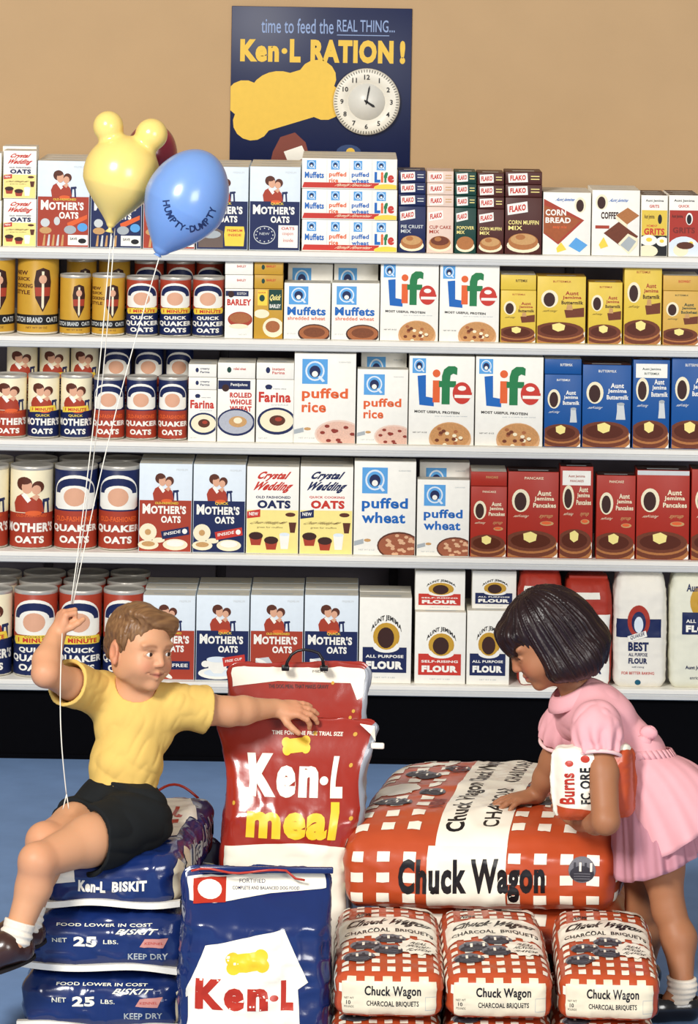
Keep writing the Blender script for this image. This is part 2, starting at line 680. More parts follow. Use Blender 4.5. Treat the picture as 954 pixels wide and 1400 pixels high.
def flat_art(lines, m, em=None):
    A = Art()
    if em: A.ell(.3, .45, .06, .2, em, 12)
    for i, t in enumerate(lines):
        A.text(t, .42, .28 + .24 * i, .76, .46 + .24 * i, m, .02)
    return A


def d_farina():
    A = Art()
    A.ell(.32, .11, .1, .04, NAVY, 12)
    A.rect(.25, .13, .39, .15, NAVY)
    A.text('creamy white', .44, .13, .8, .155, NAVY, 0)
    A.text('Farina', .05, .19, .93, .36, RED2, .04)
    A.text('enriched', .4, .385, .85, .41, GREY, 0)
    A.ell(.55, .66, .53, .22, NAVY, 26)
    A.ell(.55, .655, .46, .18, CREAM, 26)
    A.ell(.57, .65, .22, .085, BRN, 16)
    A.ell(.6, .63, .1, .035, RED, 10)
    A.text('NET WT', .06, .93, .3, .95, GREY, 0)
    return WHT, [], A.clip(), CTOP


def d_rolled():
    A = Art()
    A.rect(0, .02, .88, .16, NAVY)
    A.text('Pettijohns', .34, .06, .8, .12, WHT, .02)
    A.ell(.2, .14, .1, .06, DBR, 12)
    for i, t in enumerate(('ROLLED', 'WHOLE', 'WHEAT')):
        A.text(t, .32, .21 + .11 * i, .92, .295 + .11 * i, RED2, .05)
    A.ell(.5, .69, .52, .22, NAVY, 26)
    A.ell(.5, .685, .47, .19, mat('#b4b6be', .5, var=.15, scale=250), 26)
    A.ell(.55, .68, .25, .09, TAN, 16)
    A.ell(.55, .66, .12, .05, CREAM, 12)
    return WHT, [], A.clip(), CTOP


def d_barley():
    A = Art()
    A.rect(.0, .03, .85, .14, NAVY)
    A.ell(.2, .1, .12, .07, DBR, 12)
    A.text('SCOTCH', .42, .06, .76, .11, WHT, .01)
    A.text('BARLEY', .06, .2, .95, .33, RED2, .045)
    A.ell(.55, .62, .46, .16, RED, 24)
    A.ell(.55, .59, .4, .11, CRUMB, 20)
    A.ell(.5, .76, .36, .05, CREAM, 16)
    A.text('NET WT', .5, .92, .8, .945, GREY, 0)
    return WHT, [], A.clip(), CTOP


def d_quickb():
    A = Art()
    A.rect(.1, .02, .45, .33, YEL)
    A.ell(.26, .18, .1, .07, DKG, 12)
    A.text('QUICK', .12, .05, .4, .09, RED2, .02)
    A.rect(.5, 0, .98, .42, DKG)
    A.text('Quick', .54, .1, .95, .24, LEM, .04, shear=.2)
    A.text('BARLEY', .54, .3, .94, .38, WHT, .03)
    A.ell(.25, .5, .28, .09, CREAM, 18)
    A.ell(.68, .78, .38, .2, CREAM, 22)
    A.ell(.66, .76, .26, .12, CRUMB, 18)
    return GOLD, [], A.clip(), GOLD


def d_flako(base, name, pic, tmat=None):
    A = Art()
    A.poly([(.04, .12), (.6, .06), (.62, .25), (.06, .31)], WHT)
    A.text('FLAKO', .1, .13, .56, .245, RED2, .05, warp=lambda x, y: (x, y - (x - .3) * .1))
    for i, t in enumerate(name):
        A.text(t, .08, .40 + .1 * i, .08 + min(.85, .13 * len(t)), .475 + .1 * i, tmat or LEM, .02)
    A.ell(.5, .85, .46, .13, CREAM, 20)
    A.ell(.5, .78, .42, .15, PANC2, 20)
    A.ell(.5, .74, .36, .10, pic, 18)
    A.ell(.42, .7, .14, .05, PANC2, 10)
    return base, [], A.clip(), base


def d_flako_end(base, tmat=None):
    A = Art()
    A.poly([(.06, .14), (.6, .06), (.62, .84), (.08, .92)], WHT)
    A.text('FLAKO', .12, .25, .56, .72, RED2, .05, warp=lambda x, y: (x, y - (x - .3) * .15))
    for i in range(2):
        A.rect(.7, .3 + .25 * i, .94, .38 + .25 * i, tmat or LEM)
    return base, [], A, base


def d_cornbread():
    A = Art()
    A.poly([(0, .1), (.87, .44), (.32, .84), (0, .66)], RED)
    A.poly([(0, .2), (.8, .445), (.3, .80), (0, .64)], mat('#a4552c', .5, var=.2, scale=120))
    A.text('CORN', .04, .27, .48, .37, WHT, .035)
    A.text('BREAD', .04, .40, .58, .49, WHT, .035)
    A.text('easy mix', .2, .53, .5, .59, ORG, .02)
    A.text('Aunt Jemima', .24, .08, .66, .15, BLUE, .02, shear=.2)
    a_medal(A, .66, .07, .9, .32)
    A.poly([(.7, .72), (.95, .84), (.78, .96), (.54, .86)], SKY)
    A.poly([(.38, .80), (.5, .92), (.3, .97), (.28, .9)], YEL)
    return WHT, [], A.clip(), CTOP


def d_coffee():
    A = Art()
    a_medal(A, .06, .06, .32, .30)
    A.text('Aunt Jemima', .34, .12, .76, .19, BLUE, .02, shear=.2)
    A.text('COFFEE', .18, .33, .55, .44, DBR, .045)
    A.text('CAKE', .56, .33, .9, .44, BRN, .045)
    A.rect(.06, .54, .36, .59, RED)
    A.poly([(.5, .38), (.75, .26), (1.0, .38), (.74, .52)], PANC2)
    A.poly([(.5, .38), (.74, .52), (.74, .58), (.5, .44)], CREAM)
    A.poly([(.24, .66), (.56, .48), (.98, .70), (.72, .92)], PANC)
    A.poly([(.55, .82), (.76, .66), (.98, .74), (.96, .84), (.78, .98)], CREAM)
    A.poly([(.6, .84), (.78, .70), (.94, .78), (.78, .94)], GREY)
    A.poly([(.24, .72), (.34, .86), (.18, .9), (.14, .84)], YEL)
    return WHT, [], A.clip(), CTOP


def d_grits(v):
    A = Art()
    A.text('Aunt Jemima', .15, .06, .85, .11, BLK, .02)
    A.text('GRITS' if v == 0 else 'QUICK', .3, .15, .68, .2, RED2, .03)
    if v == 0:
        A.rect(0, .24, 1, .66, PYEL)
        A.text('Aunt Jemima', .1, .31, .5, .4, DBR, .02)
        a_medal(A, .6, .28, .84, .48, PYEL, BLK)
        A.text('HOMINY', .2, .48, .62, .52, RED2, .01)
        A.text('GRITS', .1, .54, .9, .65, RED2, .045)
        A.rect(0, .66, 1, 1, BLK)
        A.ell(.28, .74, .34, .09, WHT, 18)
        A.ell(.3, .73, .12, .035, YEL, 12)
        A.ell(.82, .76, .24, .08, WHT, 16)
        A.ell(.8, .75, .09, .03, YEL, 10)
        A.ell(.25, .92, .4, .1, CREAM, 18)
    else:
        A.rect(0, .24, 1, 1, PRED)
        A.text('Aunt Jemima', .08, .31, .46, .38, DBR, .02)
        a_medal(A, .56, .28, .8, .48, WHT, BLK)
        A.text('GRITS', .12, .52, .88, .62, mat('#7c1f16', .4), .04)
        A.ell(.5, .92, .6, .25, PALE, 22)
        A.ell(.4, .9, .26, .1, CREAM, 16)
        A.ell(.75, .78, .16, .05, WHT, 12)
        A.ell(.75, .775, .07, .025, YEL, 10)
        A.ell(.55, .82, .3, .06, BRN, 14)
    return WHT, [], A.clip(), DBR


def d_variety():
    A = Art()
    cols = [(0, .26), (.26, .50), (.50, .74), (.74, 1)]
    for i, (x0, x1) in enumerate(cols):
        w = x1 - x0
        if i: A.rect(x0 - .002, 0, x0 + .002, .8, LGREY)
        a_emblem(A, x0 + w * .18, .05, x0 + w * .56, .36)
        if i == 0: A.text('Muffets', x0 + w * .1, .44, x0 + w * .88, .66, BLUE, .035)
        elif i == 1:
            A.text('puffed', x0 + w * .1, .44, x0 + w * .86, .64, ORG, .03)
            A.text('rice', x0 + w * .1, .66, x0 + w * .5, .80, ORG, .03)
        elif i == 2:
            A.text('puffed', x0 + w * .1, .44, x0 + w * .86, .64, BLUE, .03)
            A.text('wheat', x0 + w * .1, .66, x0 + w * .86, .80, BLUE, .03)
        else:
            for (t, a, b, m) in (('L', .1, .34, BLUE), ('i', .36, .46, ORG), ('f', .48, .64, GRN), ('e', .64, .9, RED2)):
                A.text(t, x0 + w * a, .42 if t != 'e' else .52, x0 + w * b, .78, m, .07)
    A.poly([(.02, .8), (.82, .8), (.78, .98), (.0, .98)], RED2)
    A.text('Family Favorites', .34, .83, .74, .95, CREAM, .01, shear=.2)
    A.ell(.9, .95, .14, .12, YEL, 16)
    return WHT, [], A.clip(), CTOP


def d_flour(kind):
    A = Art()
    c = NAVY if kind == 'all' else RED2

    def arch(x, y):
        return x, y + 1.6 * (x - .52) ** 2
    A.text('AUNT JEMIMA', .22, .20, .82, .275, BLK, .04, warp=arch)
    a_medal(A, .26, .29, .78, .62, GOLD, DBR)
    A.rect(.06, .58, .92, .88, c)
    A.ell(.52, .575, .26, .07, WHT, 18)
    a_medal(A, .28, .30, .76, .61, GOLD, DBR)
    A.text('ALL PURPOSE' if kind == 'all' else 'SELF-RISING', .12, .67, .86, .705, WHT, .03)
    A.text('FLOUR', .13, .745, .85, .84, WHT, .07)
    A.text('NET WT 5 LBS', .3, .93, .7, .945, GREY, 0)
    return WHT, [], A.clip(), CTOP


# ------------------------------------------------------------------ package builders (meshes)
def carton_mesh(name, w, d, h, design, seam=True, side=None):
    base, bands, art, top = design
    mb = MB()
    mb.bbox((-w / 2, 0, 0), (w / 2, d, h), base, 0.0012, 2)
    e = 0.0013
    for (y0, y1, m) in bands:
        z1, z0 = h * (1 - y0) - (e if y0 == 0 else 0), h * (1 - y1) + (e if y1 >= 1 else 0)
        q = 0.0001
        mb.add([(-w / 2 + e, -q, z0), (w / 2 - e, -q, z0), (w / 2 - e, -q, z1), (-w / 2 + e, -q, z1)], [(0, 1, 2, 3)], m)
        for s in (-1, 1):
            x = s * (w / 2 + q)
            f = [(x, e, z0), (x, d - e, z0), (x, d - e, z1), (x, e, z1)]
            mb.add(f, [(0, 1, 2, 3) if s > 0 else (3, 2, 1, 0)], m)
    q = 0.00015
    mb.add([(-w / 2 + e, e, h + q), (w / 2 - e, e, h + q), (w / 2 - e, d - e, h + q), (-w / 2 + e, d - e, h + q)], [(0, 1, 2, 3)], top)
    if seam:
        mb.add([(-w / 2 + e, d * .48, h + 2 * q), (w / 2 - e, d * .48, h + 2 * q), (w / 2 - e, d * .5, h + 2 * q), (-w / 2 + e, d * .5, h + 2 * q)], [(0, 1, 2, 3)], GREY)
        mb.add([(-w * .3, d * .2, h + 2 * q), (w * .3, d * .2, h + 2 * q), (w * .3, d * .36, h + 2 * q), (-w * .3, d * .36, h + 2 * q)], [(0, 1, 2, 3)], LGREY)
    art.lay(mb, lambda x, y, l: ((x - .5) * (w - 2 * e), -0.0002 - l, h - e - y * (h - 2 * e)))
    return mb.mesh(name)


def tin_mesh(name, r, h, bands, art, rimc):
    """round canister: lapped paper label, crimped rims; the lid is a separate part"""
    mb = MB()
    prof, ms = [(0, .0), (r * .97, 0), (r, .002), (r, .004)], [rimc, rimc, rimc]
    hb = h * .965
    for (y0, y1, m) in sorted(bands, key=lambda b: -b[1]):
        z0, z1 = max(.004, hb * (1 - y1)), hb * (1 - y0)
        if abs(prof[-1][1] - z0) > 1e-6:
            prof.append((r, z0)); ms.append(rimc)
        prof.append((r, z1)); ms.append(m)
    prof += [(r * .99, hb + .0005), (0, hb + .0005)]
    ms += [rimc, rimc]
    mb.lathe(prof, rimc, 40, True, ms)

    def fn(x, y, l):
        a = (x - .5) * PI
        return ((r + .0004 + l) * math.sin(a), -(r + .0004 + l) * math.cos(a), hb * (1 - y))
    art.cut(26, 0).lay(mb, fn, .00015)
    me = mb.mesh(name)
    lb = MB()
    z = hb - .003
    lb.lathe([(r * 1.002, z), (r * 1.015, z + .001), (r * 1.015, h * .99), (r * .985, h), (r * .95, h - .0008), (r * .93, h - .003), (r * .5, h - .0032), (0, h - .003)], TINL, 40)
    return me, lb.mesh(name + '_lid')


def t_quaker(kind):
    """kind: 'quick' (red over blue), 'old' (blue over red)"""
    A = Art()
    up, lo = (RED, NAVY) if kind == 'quick' else (NAVY, RED)
    # white arched window with a plain medallion
    pts = [(.14, .47), (.14, .3)] + [(.5 - .36 * math.cos(PI * k / 14), .3 - .23 * math.sin(PI * k / 14)) for k in range(15)] + [(.86, .47), (.78, .5), (.22, .5)]
    A.poly(pts, WHT)
    pts = [(.17, .3)] + [(.5 - .33 * math.cos(PI * k / 12), .27 - .16 * math.sin(PI * k / 12)) for k in range(13)] + [(.83, .3)]
    pts += [(.5 + .24 * math.cos(PI * k / 10), .3 - .1 * math.sin(PI * k / 10)) for k in range(11)]
    A.poly(pts, NAVY)
    A.ell(.5, .345, .17, .115, SKIN_P, 20)
    if kind == 'quick':
        A.poly([(.16, .52), (.5, .50), (.86, .50), (.90, .555), (.86, .60), (.5, .60), (.18, .62), (.13, .57)], YEL)
        A.text('COOKS IN', .36, .507, .68, .53, DBR, .01)
        A.text('1 MINUTE', .24, .535, .80, .59, RED2, .045)
        A.text('QUICK', .26, .645, .76, .715, WHT, .045)
        A.text('QUAKER', .10, .735, .92, .83, WHT, .045)
        A.text('OATS', .26, .85, .76, .93, WHT, .045)
        b = [(0, .54, up), (.54, .985, lo), (.985, 1, RIM)]
    else:
        A.text('OLD-FASHIONED', .18, .585, .84, .65, ORG, .035)
        A.text('QUAKER', .08, .69, .93, .79, WHT, .05)
        A.text('OATS', .26, .83, .74, .92, WHT, .05)
        b = [(0, .52, up), (.52, .985, lo), (.985, 1, RIM)]
    return b, A


def t_mothers(kind):
    A = Art()
    lo = RED if kind == 'old' else NAVY
    a_family(A, .2, .09, .84, .55)
    if kind == 'old':
        A.text('OLD-FASHIONED', .28, .565, .78, .60, ORG, .02)
    else:
        A.poly([(.2, .49), (.78, .46), (.82, .55), (.5, .56), (.2, .58)], YEL)
        A.text('1 MINUTE', .28, .50, .74, .55, RED2, .04)
        A.text('QUICK', .36, .605, .66, .65, YEL, .02)
    A.text("MOTHER'S", .07, .67, .93, .79, WHT, .05)
    A.text('OATS', .26, .84, .73, .93, WHT, .05)
    return [(0, .55, CREAM), (.55, .985, lo), (.985, 1, RIM)], A


def t_scotch(v):
    A = Art()
    # plain printed crest in dark brown, red and cream
    p = Art()
    p.poly([(.28, .04), (.5, -.02), (.72, .04), (.78, .3), (.74, .66), (.5, .98), (.26, .66), (.22, .3)], DBR)
    p.poly([(.24, .42), (.76, .42), (.73, .62), (.27, .62)], RED)
    p.poly([(.46, .06), (.54, .06), (.54, .86), (.5, .92), (.46, .86)], CREAM)
    p.ell(.5, .24, .13, .1, SKIN_P, 14)
    A.put(p, .36, .14, .84, .72)
    if v:
        for i, t in enumerate(('NEW', 'QUICK', 'COOKING', 'STYLE')):
            A.text(t, .1, .17 + .085 * i, .3 + .02 * len(t), .225 + .085 * i, BRN, .03)
    A.rect(-.05, .745, 1.05, .875, BLK)
    A.text('SCOTCH BRAND', .03, .775, .60, .845, LGREY, .03)
    A.text('OATS', .66, .775, .9, .845, LGREY, .03)
    A.text('NET WT 20 OZ', .34, .90, .68, .925, BRN, 0)
    return [(0, .975, GOLD), (.975, 1, RIM)], A
# ------------------------------------------------------------------ the room
def struct(name, mb, loc=(0, 0, 0)):
    return tag(mb.obj(name, loc), kind='structure')


WALL_Y = 0.50
m = MB()
m.box((-4.5, -8.9, -0.1), (4.5, WALL_Y + .1, 0), mat('#7896c2', 0.9, spec=0.1, var=0.16, scale=9, bump=0.5, bscale=900, name='blue_carpet'))
struct('floor', m)
m = MB()
m.box((-4.5, WALL_Y, 0), (4.5, WALL_Y + .1, 4.2), mat('#bd9d76', 0.85, spec=0.15, var=0.07, scale=5, bump=0.15, bscale=500, name='tan_painted_wall'))
struct('wall_back', m)

# ------------------------------------------------------------------ shelving
LIP = [345, 466, 608, 760, 935]
SZ = [W(477, y, 0).z for y in LIP]
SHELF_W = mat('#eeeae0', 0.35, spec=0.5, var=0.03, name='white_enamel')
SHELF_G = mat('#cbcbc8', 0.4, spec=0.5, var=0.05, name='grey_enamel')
BACKP = mat('#6f6972', 0.7, var=0.08, scale=6, name='mauve_grey_back_panel')
KICK = mat('#050508', 0.8, spec=0.05, var=0.2, name='black_kick_panel')
POST = mat('#3a363d', 0.5, name='dark_metal')
SHN = ('topmost', 'second highest', 'third', 'fourth', 'lowest')
SHELVES = []
DEPTH = 0.44
for i, z in enumerate(SZ):
    m = MB()
    m.bbox((-1.35, 0.004, z - .018), (1.35, DEPTH - .014, z), SHELF_W, .002)
    sh = tag(m.obj('store_shelf'), 'long white metal store shelf, the %s of five' % SHN[i], 'shelf', 'white store shelves')
    SHELVES.append(sh)
    m = MB()
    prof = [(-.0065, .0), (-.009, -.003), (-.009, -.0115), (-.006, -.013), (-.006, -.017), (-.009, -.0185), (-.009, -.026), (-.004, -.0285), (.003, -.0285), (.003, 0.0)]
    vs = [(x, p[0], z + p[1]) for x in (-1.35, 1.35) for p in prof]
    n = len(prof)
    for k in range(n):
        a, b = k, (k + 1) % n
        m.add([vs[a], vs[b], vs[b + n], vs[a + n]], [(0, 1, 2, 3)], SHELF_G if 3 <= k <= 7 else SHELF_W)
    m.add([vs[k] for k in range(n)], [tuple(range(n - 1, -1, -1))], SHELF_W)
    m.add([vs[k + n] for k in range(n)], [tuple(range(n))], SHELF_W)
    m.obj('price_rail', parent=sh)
shelving = tag(empty('store_shelving', (0, DEPTH, 0)), 'grey back panel with dark uprights that carries the store shelves', 'shelving')
m = MB()
m.box((-1.35, DEPTH + .001, 0.0), (1.35, DEPTH + .012, SZ[0] + .06), BACKP)
m.obj('back_panel', parent=shelving).location.y = -DEPTH
for px in (68, 305, 541, 776):
    x = W(px, 600, DEPTH - .03).x
    m = MB()
    m.bbox((x - .012, DEPTH - .012, 0.02), (x + .012, DEPTH, SZ[0] + .05), POST, .002)
    o = m.obj('upright', parent=shelving)
    o.location.y = -DEPTH
m = MB()
m.box((-1.35, 0.02, 0.0), (1.35, 0.04, SZ[4] - .02), KICK)
m.box((-1.35, 0.014, 0.0), (1.35, 0.02, 0.012), KICK)
tag(m.obj('plinth'), 'black base panel under the lowest store shelf', 'shelf base')
RISE = {1: .030, 2: .075}
for r, x1 in ((1, 306), (2, 258)):
    m = MB()
    m.bbox((-1.3, .126, SZ[r] + .0003), (W(x1, 500, .2).x, DEPTH - .03, SZ[r] + RISE[r]), SHELF_W, .002)
    m.obj('riser', parent=SHELVES[r])

# ------------------------------------------------------------------ packages
FRONT = 0.012
_DES = {}
DESIGNS = {
    'mo_red_cup': lambda: d_mothers('cup', 'red'), 'mo_blue_cup': lambda: d_mothers('cup', 'blue'),
    'mo_red_spoon': lambda: d_mothers('spoon', 'red'), 'mo_blue_spoon': lambda: d_mothers('spoon', 'blue'),
    'mo_red_dish': lambda: d_mothers('dish', 'red'), 'mo_blue_dish': lambda: d_mothers('dish', 'blue'),
    'mo_red_promo': lambda: d_mothers('promo', 'red'), 'mo_blue_promo': lambda: d_mothers('promo', 'blue'),
    'mo_blue_trim': lambda: d_mothers('trim', 'blue'), 'mo_blue_clock': lambda: d_mothers('clock', 'blue'),
    'wed0': lambda: d_wedding(0), 'wed1': lambda: d_wedding(1), 'rice': lambda: d_puffed('rice'), 'wheat': lambda: d_puffed('wheat'),
    'life': d_life, 'muffets': d_muffets, 'farina': d_farina, 'rolled': d_rolled, 'barley': d_barley, 'quickb': d_quickb,
    'corn': d_cornbread, 'coffee': d_coffee, 'grits0': lambda: d_grits(0), 'grits1': lambda: d_grits(1), 'variety': d_variety,
    'flour_all': lambda: d_flour('all'), 'flour_self': lambda: d_flour('self'),
    'py': lambda: d_pancake(PYEL, 'Buttermilk', 'y'), 'pt': lambda: d_pancake(mat('#d8ac50', .45), 'Buckwheat', 't'),
    'pb': lambda: d_pancake(PBLU, 'Buttermilk', 'b'), 'pbw': lambda: d_pancake(PBLU, 'Buttermilk', 'b', 'white'),
    'pr': lambda: d_pancake(PRED, 'Pancakes', 'r'), 'prw': lambda: d_pancake(PRED, 'Pancakes', 'r', 'white'), 'prt': lambda: d_pancake(PRED, 'Pancakes', 'r', 'top'),
    'fl_navy': lambda: d_flako(NAVY, ('PIE CRUST', 'MIX'), TAN, LGREY), 'fl_pink': lambda: d_flako(PINK, ('CUP CAKE', 'MIX'), PANC, RED),
    'fl_green': lambda: d_flako(DKG, ('POPOVER', 'MIX'), PANC2), 'fl_brown': lambda: d_flako(mat('#4e241e', .45), ('CORN MUFFIN', 'MIX'), TAN),
    'fe_navy': lambda: d_flako_end(NAVY, LGREY), 'fe_pink': lambda: d_flako_end(PINK, TAN),
    'fe_green': lambda: d_flako_end(DKG), 'fe_brown': lambda: d_flako_end(mat('#4e241e', .45)),
    'ff_farina': lambda: d_flat(WHT, flat_art(('creamy', 'Farina'), NAVY, NAVY)), 'ff_rolled': lambda: d_flat(WHT, flat_art(('rolled wheat',), RED2, DKG)),
    'ff_farina2': lambda: d_flat(WHT, flat_art(('instant', 'Farina'), RED2, NAVY)),
    'ff_barley': lambda: d_flat(WHT, flat_art(('BARLEY',), RED2)), 'ff_quickb': lambda: d_flat(GOLD, flat_art(('BARLEY',), RED2, DKG)),
    'ff_blue': lambda: d_flat(PBLU, flat_art(('BUTTERMILK',), WHT)), 'ff_red': lambda: d_flat(PRED, flat_art(('PANCAKE',), TAN)),
    'ff_yel': lambda: d_flat(PYEL, flat_art(('BUTTERMILK',), DBR)), 'ff_tan': lambda: d_flat(mat('#d8ac50', .45), flat_art(('BUCKWHEAT',), RED2)),
}
_MESH = {}


def place(kind, name, cat, row, xl, xr, ytop, label, group=None, Y=FRONT, d=.075, on=None, rise=0, fit=None):
    """stand a carton on a shelf (or ON another carton), its front at depth Y"""
    zb = SZ[row] + rise + .0007 if on is None else on + .0009
    ym = ytop + 30
    x0, x1 = W(xl, ym, Y).x, W(xr, ym, Y).x
    w = x1 - x0 - .0015
    h = W((xl + xr) / 2, ytop, Y).z - zb
    key = None
    for (k, w0, h0, d0), me in _MESH.items():
        if k == kind and abs(w / w0 - 1) < .09 and abs(h / h0 - 1) < .09 and abs(d0 - d) < 1e-6:
            key = (k, w0, h0, d0)
    if key is None:
        if kind not in _DES: _DES[kind] = DESIGNS[kind]()
        key = (kind, w, h, d)
        _MESH[key] = carton_mesh(name, w, d, h, _DES[kind])
    o = mesh_obj(name, _MESH[key], ((x0 + x1) / 2, Y, zb))
    o.scale = (w / key[1], 1, h / key[2])
    tag(o, label, cat, group)
    o['_top'] = zb + h
    return o


def behind(o, label, dy=None, n=1, dx=0.0):
    """further cartons of the same kind standing in the rows behind"""
    out = []
    d = o.dimensions.y if dy is None else dy
    for k in range(n):
        c = o.copy()
        c.location.y = o.location.y + (d + .004) * (k + 1)
        c.location.x += dx * (k + 1)
        c['label'] = label if n == 1 else label.replace('{}', ('second', 'third', 'fourth')[k])
        link(c)
        out.append(c)
    return out


TOPD = .095
OB = 'oats_box', 'oats box'
# ---- top shelf
g = 'small white and yellow oats boxes at the left of the top shelf'
lo = place('wed0', *OB, 0, 4, 50, 272, 'small white and yellow oats box, lower of the left pair on the top shelf', g, d=.08)
place('wed0', *OB, 0, 4, 50, 206, 'small white and yellow oats box, upper of the left pair on the top shelf', g, d=.08, on=lo['_top'])
lo2 = place('wed0', *OB, 0, -44, 2, 274, 'yellow and white oats box at the left photo edge, lower one, top shelf', g, d=.08)
place('wed0', *OB, 0, -44, 2, 209, 'yellow and white oats box at the left photo edge, upper one, top shelf', g, d=.08, on=lo2['_top'])
bk = place('wed0', *OB, 0, 3, 50, 262, 'white oats box standing in the back row behind the small paired oats boxes, lower one', g, Y=.1, d=.08)
place('wed0', *OB, 0, 3, 50, 200, 'white oats box in the back row behind the small paired oats boxes, upper one', g, Y=.1, d=.08, on=bk['_top'])
g = 'large oats cartons with a mother and child on the top shelf'
o1 = place('mo_red_promo', *OB, 0, 51, 123, 220, 'red and pale oats carton picturing mother and child, left of the yellow balloon', g, d=TOPD)
behind(o1, 'oats carton standing {} in line behind the red carton left of the yellow balloon', n=2)
o1 = place('mo_blue_promo', *OB, 0, 124, 195, 221, 'navy oats carton mostly hidden behind the yellow balloon', g, d=TOPD)
behind(o1, 'oats carton standing {} in line behind the navy carton at the yellow balloon', n=2)
o1 = place('mo_red_promo', *OB, 0, 196, 268, 224, 'red oats carton almost wholly hidden behind the blue balloon', g, d=TOPD)
behind(o1, 'oats carton standing {} in line behind the red carton at the blue balloon', n=2)
o1 = place('mo_blue_trim', *OB, 0, 269, 340, 228, 'navy oats carton with a yellow offer panel, half hidden by the blue balloon', g, d=TOPD)
behind(o1, 'oats carton standing {} in line behind the navy carton with the yellow offer panel', n=2)
o1 = place('mo_blue_clock', *OB, 0, 341, 411, 228, 'navy oats carton with a white coupon panel, beside the stacked variety packs', g, d=TOPD)
behind(o1, 'oats carton standing {} in line behind the navy carton with the coupon panel', n=2)
g = 'wide cereal variety packs stacked on the top shelf'
z = None
for k, (yt, w) in enumerate(((301, 'bottom'), (259, 'middle'), (217, 'top'))):
    o = place('variety', 'variety_pack', 'cereal variety pack', 0, 412, 543, yt, 'wide white cereal variety pack with red stripe, %s of the front stack' % w, g, d=.10, on=z)
    z = o['_top']
    c = behind(o, 'wide cereal variety pack in the stack behind the front one, %s layer' % w)[0]
    c2 = behind(c, 'wide cereal variety pack in the rearmost stack against the wall, %s layer' % w)[0]
for (key, nm, xl, xr, yt, step, cnt) in (('navy', 'navy', 544, 582, 282, 16.3, 3), ('pink', 'pale pink', 583, 620, 283, 16.3, 3), ('green', 'dark green', 621, 651, 284, 16.3, 3),
                                         ('brown', 'narrow dark brown', 652, 689, 286, 16.5, 3), ('brown', 'wide dark brown', 690, 741, 270, 17.5, 2)):
    g = 'baking mix boxes with red lettered white tags on the top shelf'
    o = place('fl_' + key, 'mix_box', 'baking mix box', 0, xl, xr, yt, '%s baking mix box with a food picture standing upright on the top shelf' % nm, g, d=.042)
    behind(o, '{} upright %s mix box behind the front one with the food picture' % nm, n=2)
    z = o['_top']
    for k in range(cnt):
        c = place('fe_' + key, 'mix_box', 'baking mix box', 0, xl, xr, yt - step * (k + 1), '%s mix box lying flat, %s on the upright %s box' % (nm, ('lowest', 'second' if cnt == 3 else 'topmost', 'topmost')[k], nm), g, d=.128, on=z)
        z = c['_top']
g = 'white cake mix boxes on the top shelf'
o = place('corn', 'mix_box', 'cake mix box', 0, 742, 808, 263, 'white corn bread mix box with a big brown diamond picture on the top shelf', g, d=.06)
behind(o, 'white mix box standing {} behind the corn bread box', n=2)
o = place('coffee', 'mix_box', 'cake mix box', 0, 809, 875, 260, 'white coffee cake mix box with brown diamond cake pictures on the top shelf', g, d=.06)
behind(o, 'white mix box standing {} behind the coffee cake box', n=2)
g = 'grits boxes at the right end of the top shelf'
o = place('grits0', 'grits_box', 'grits box', 0, 876, 913, 267, 'small grits box with white top, yellow band and black foot on the top shelf', g, d=.06)
behind(o, 'grits box standing {} in line behind the yellow banded one', n=2)
o = place('grits1', 'grits_box', 'grits box', 0, 914, 956, 267, 'small red grits box with white top at the right end of the top shelf', g, d=.06)
behind(o, 'grits box standing {} in line behind the red one', n=2)

# ---- canisters
_TIN = {}


def tin(kind, row, xl, xr, ytop, label, group, Y=None, rise=0):
    """ytop: pixel of the near edge of the lid; front of the can stands at FRONT unless Y (front) is given"""
    Yf = FRONT if Y is None else Y
    x0, x1 = W(xl, ytop + 30, Yf).x, W(xr, ytop + 30, Yf).x
    r = (x1 - x0) / 2 * .972
    zb = SZ[row] + rise + .0025
    h = W((xl + xr) / 2, ytop, Yf).z - zb
    key = None
    for (k, r0, h0) in _TIN:
        if k == kind and abs(r / r0 - 1) < .1 and abs(h / h0 - 1) < .1: key = (k, r0, h0)
    if key is None:
        b, A = {'qq': lambda: t_quaker('quick'), 'qo': lambda: t_quaker('old'), 'mo': lambda: t_mothers('old'), 'mq': lambda: t_mothers('quick'),
                'sc0': lambda: t_scotch(0), 'sc1': lambda: t_scotch(1)}[kind]()
        key = (kind, r, h)
        _TIN[key] = tin_mesh('oats_canister', r, h, b, A, RIM)
    me, ml = _TIN[key]
    o = mesh_obj('oats_canister', me, ((x0 + x1) / 2, Yf + r, zb))
    o.scale = (r / key[1], r / key[1], h / key[2])
    l = mesh_obj('lid', ml, parent=o)
    tag(l, 'pale metal lid')
    return tag(o, label, 'oats canister', group)


def tin_behind(o, dy, label, dx=0.0):
    c = o.copy()
    link(c)
    c.location.y += dy
    c.location.x += dx
    c['label'] = label
    for ch in o.children:
        d = ch.copy()
        link(d, c)
    return c


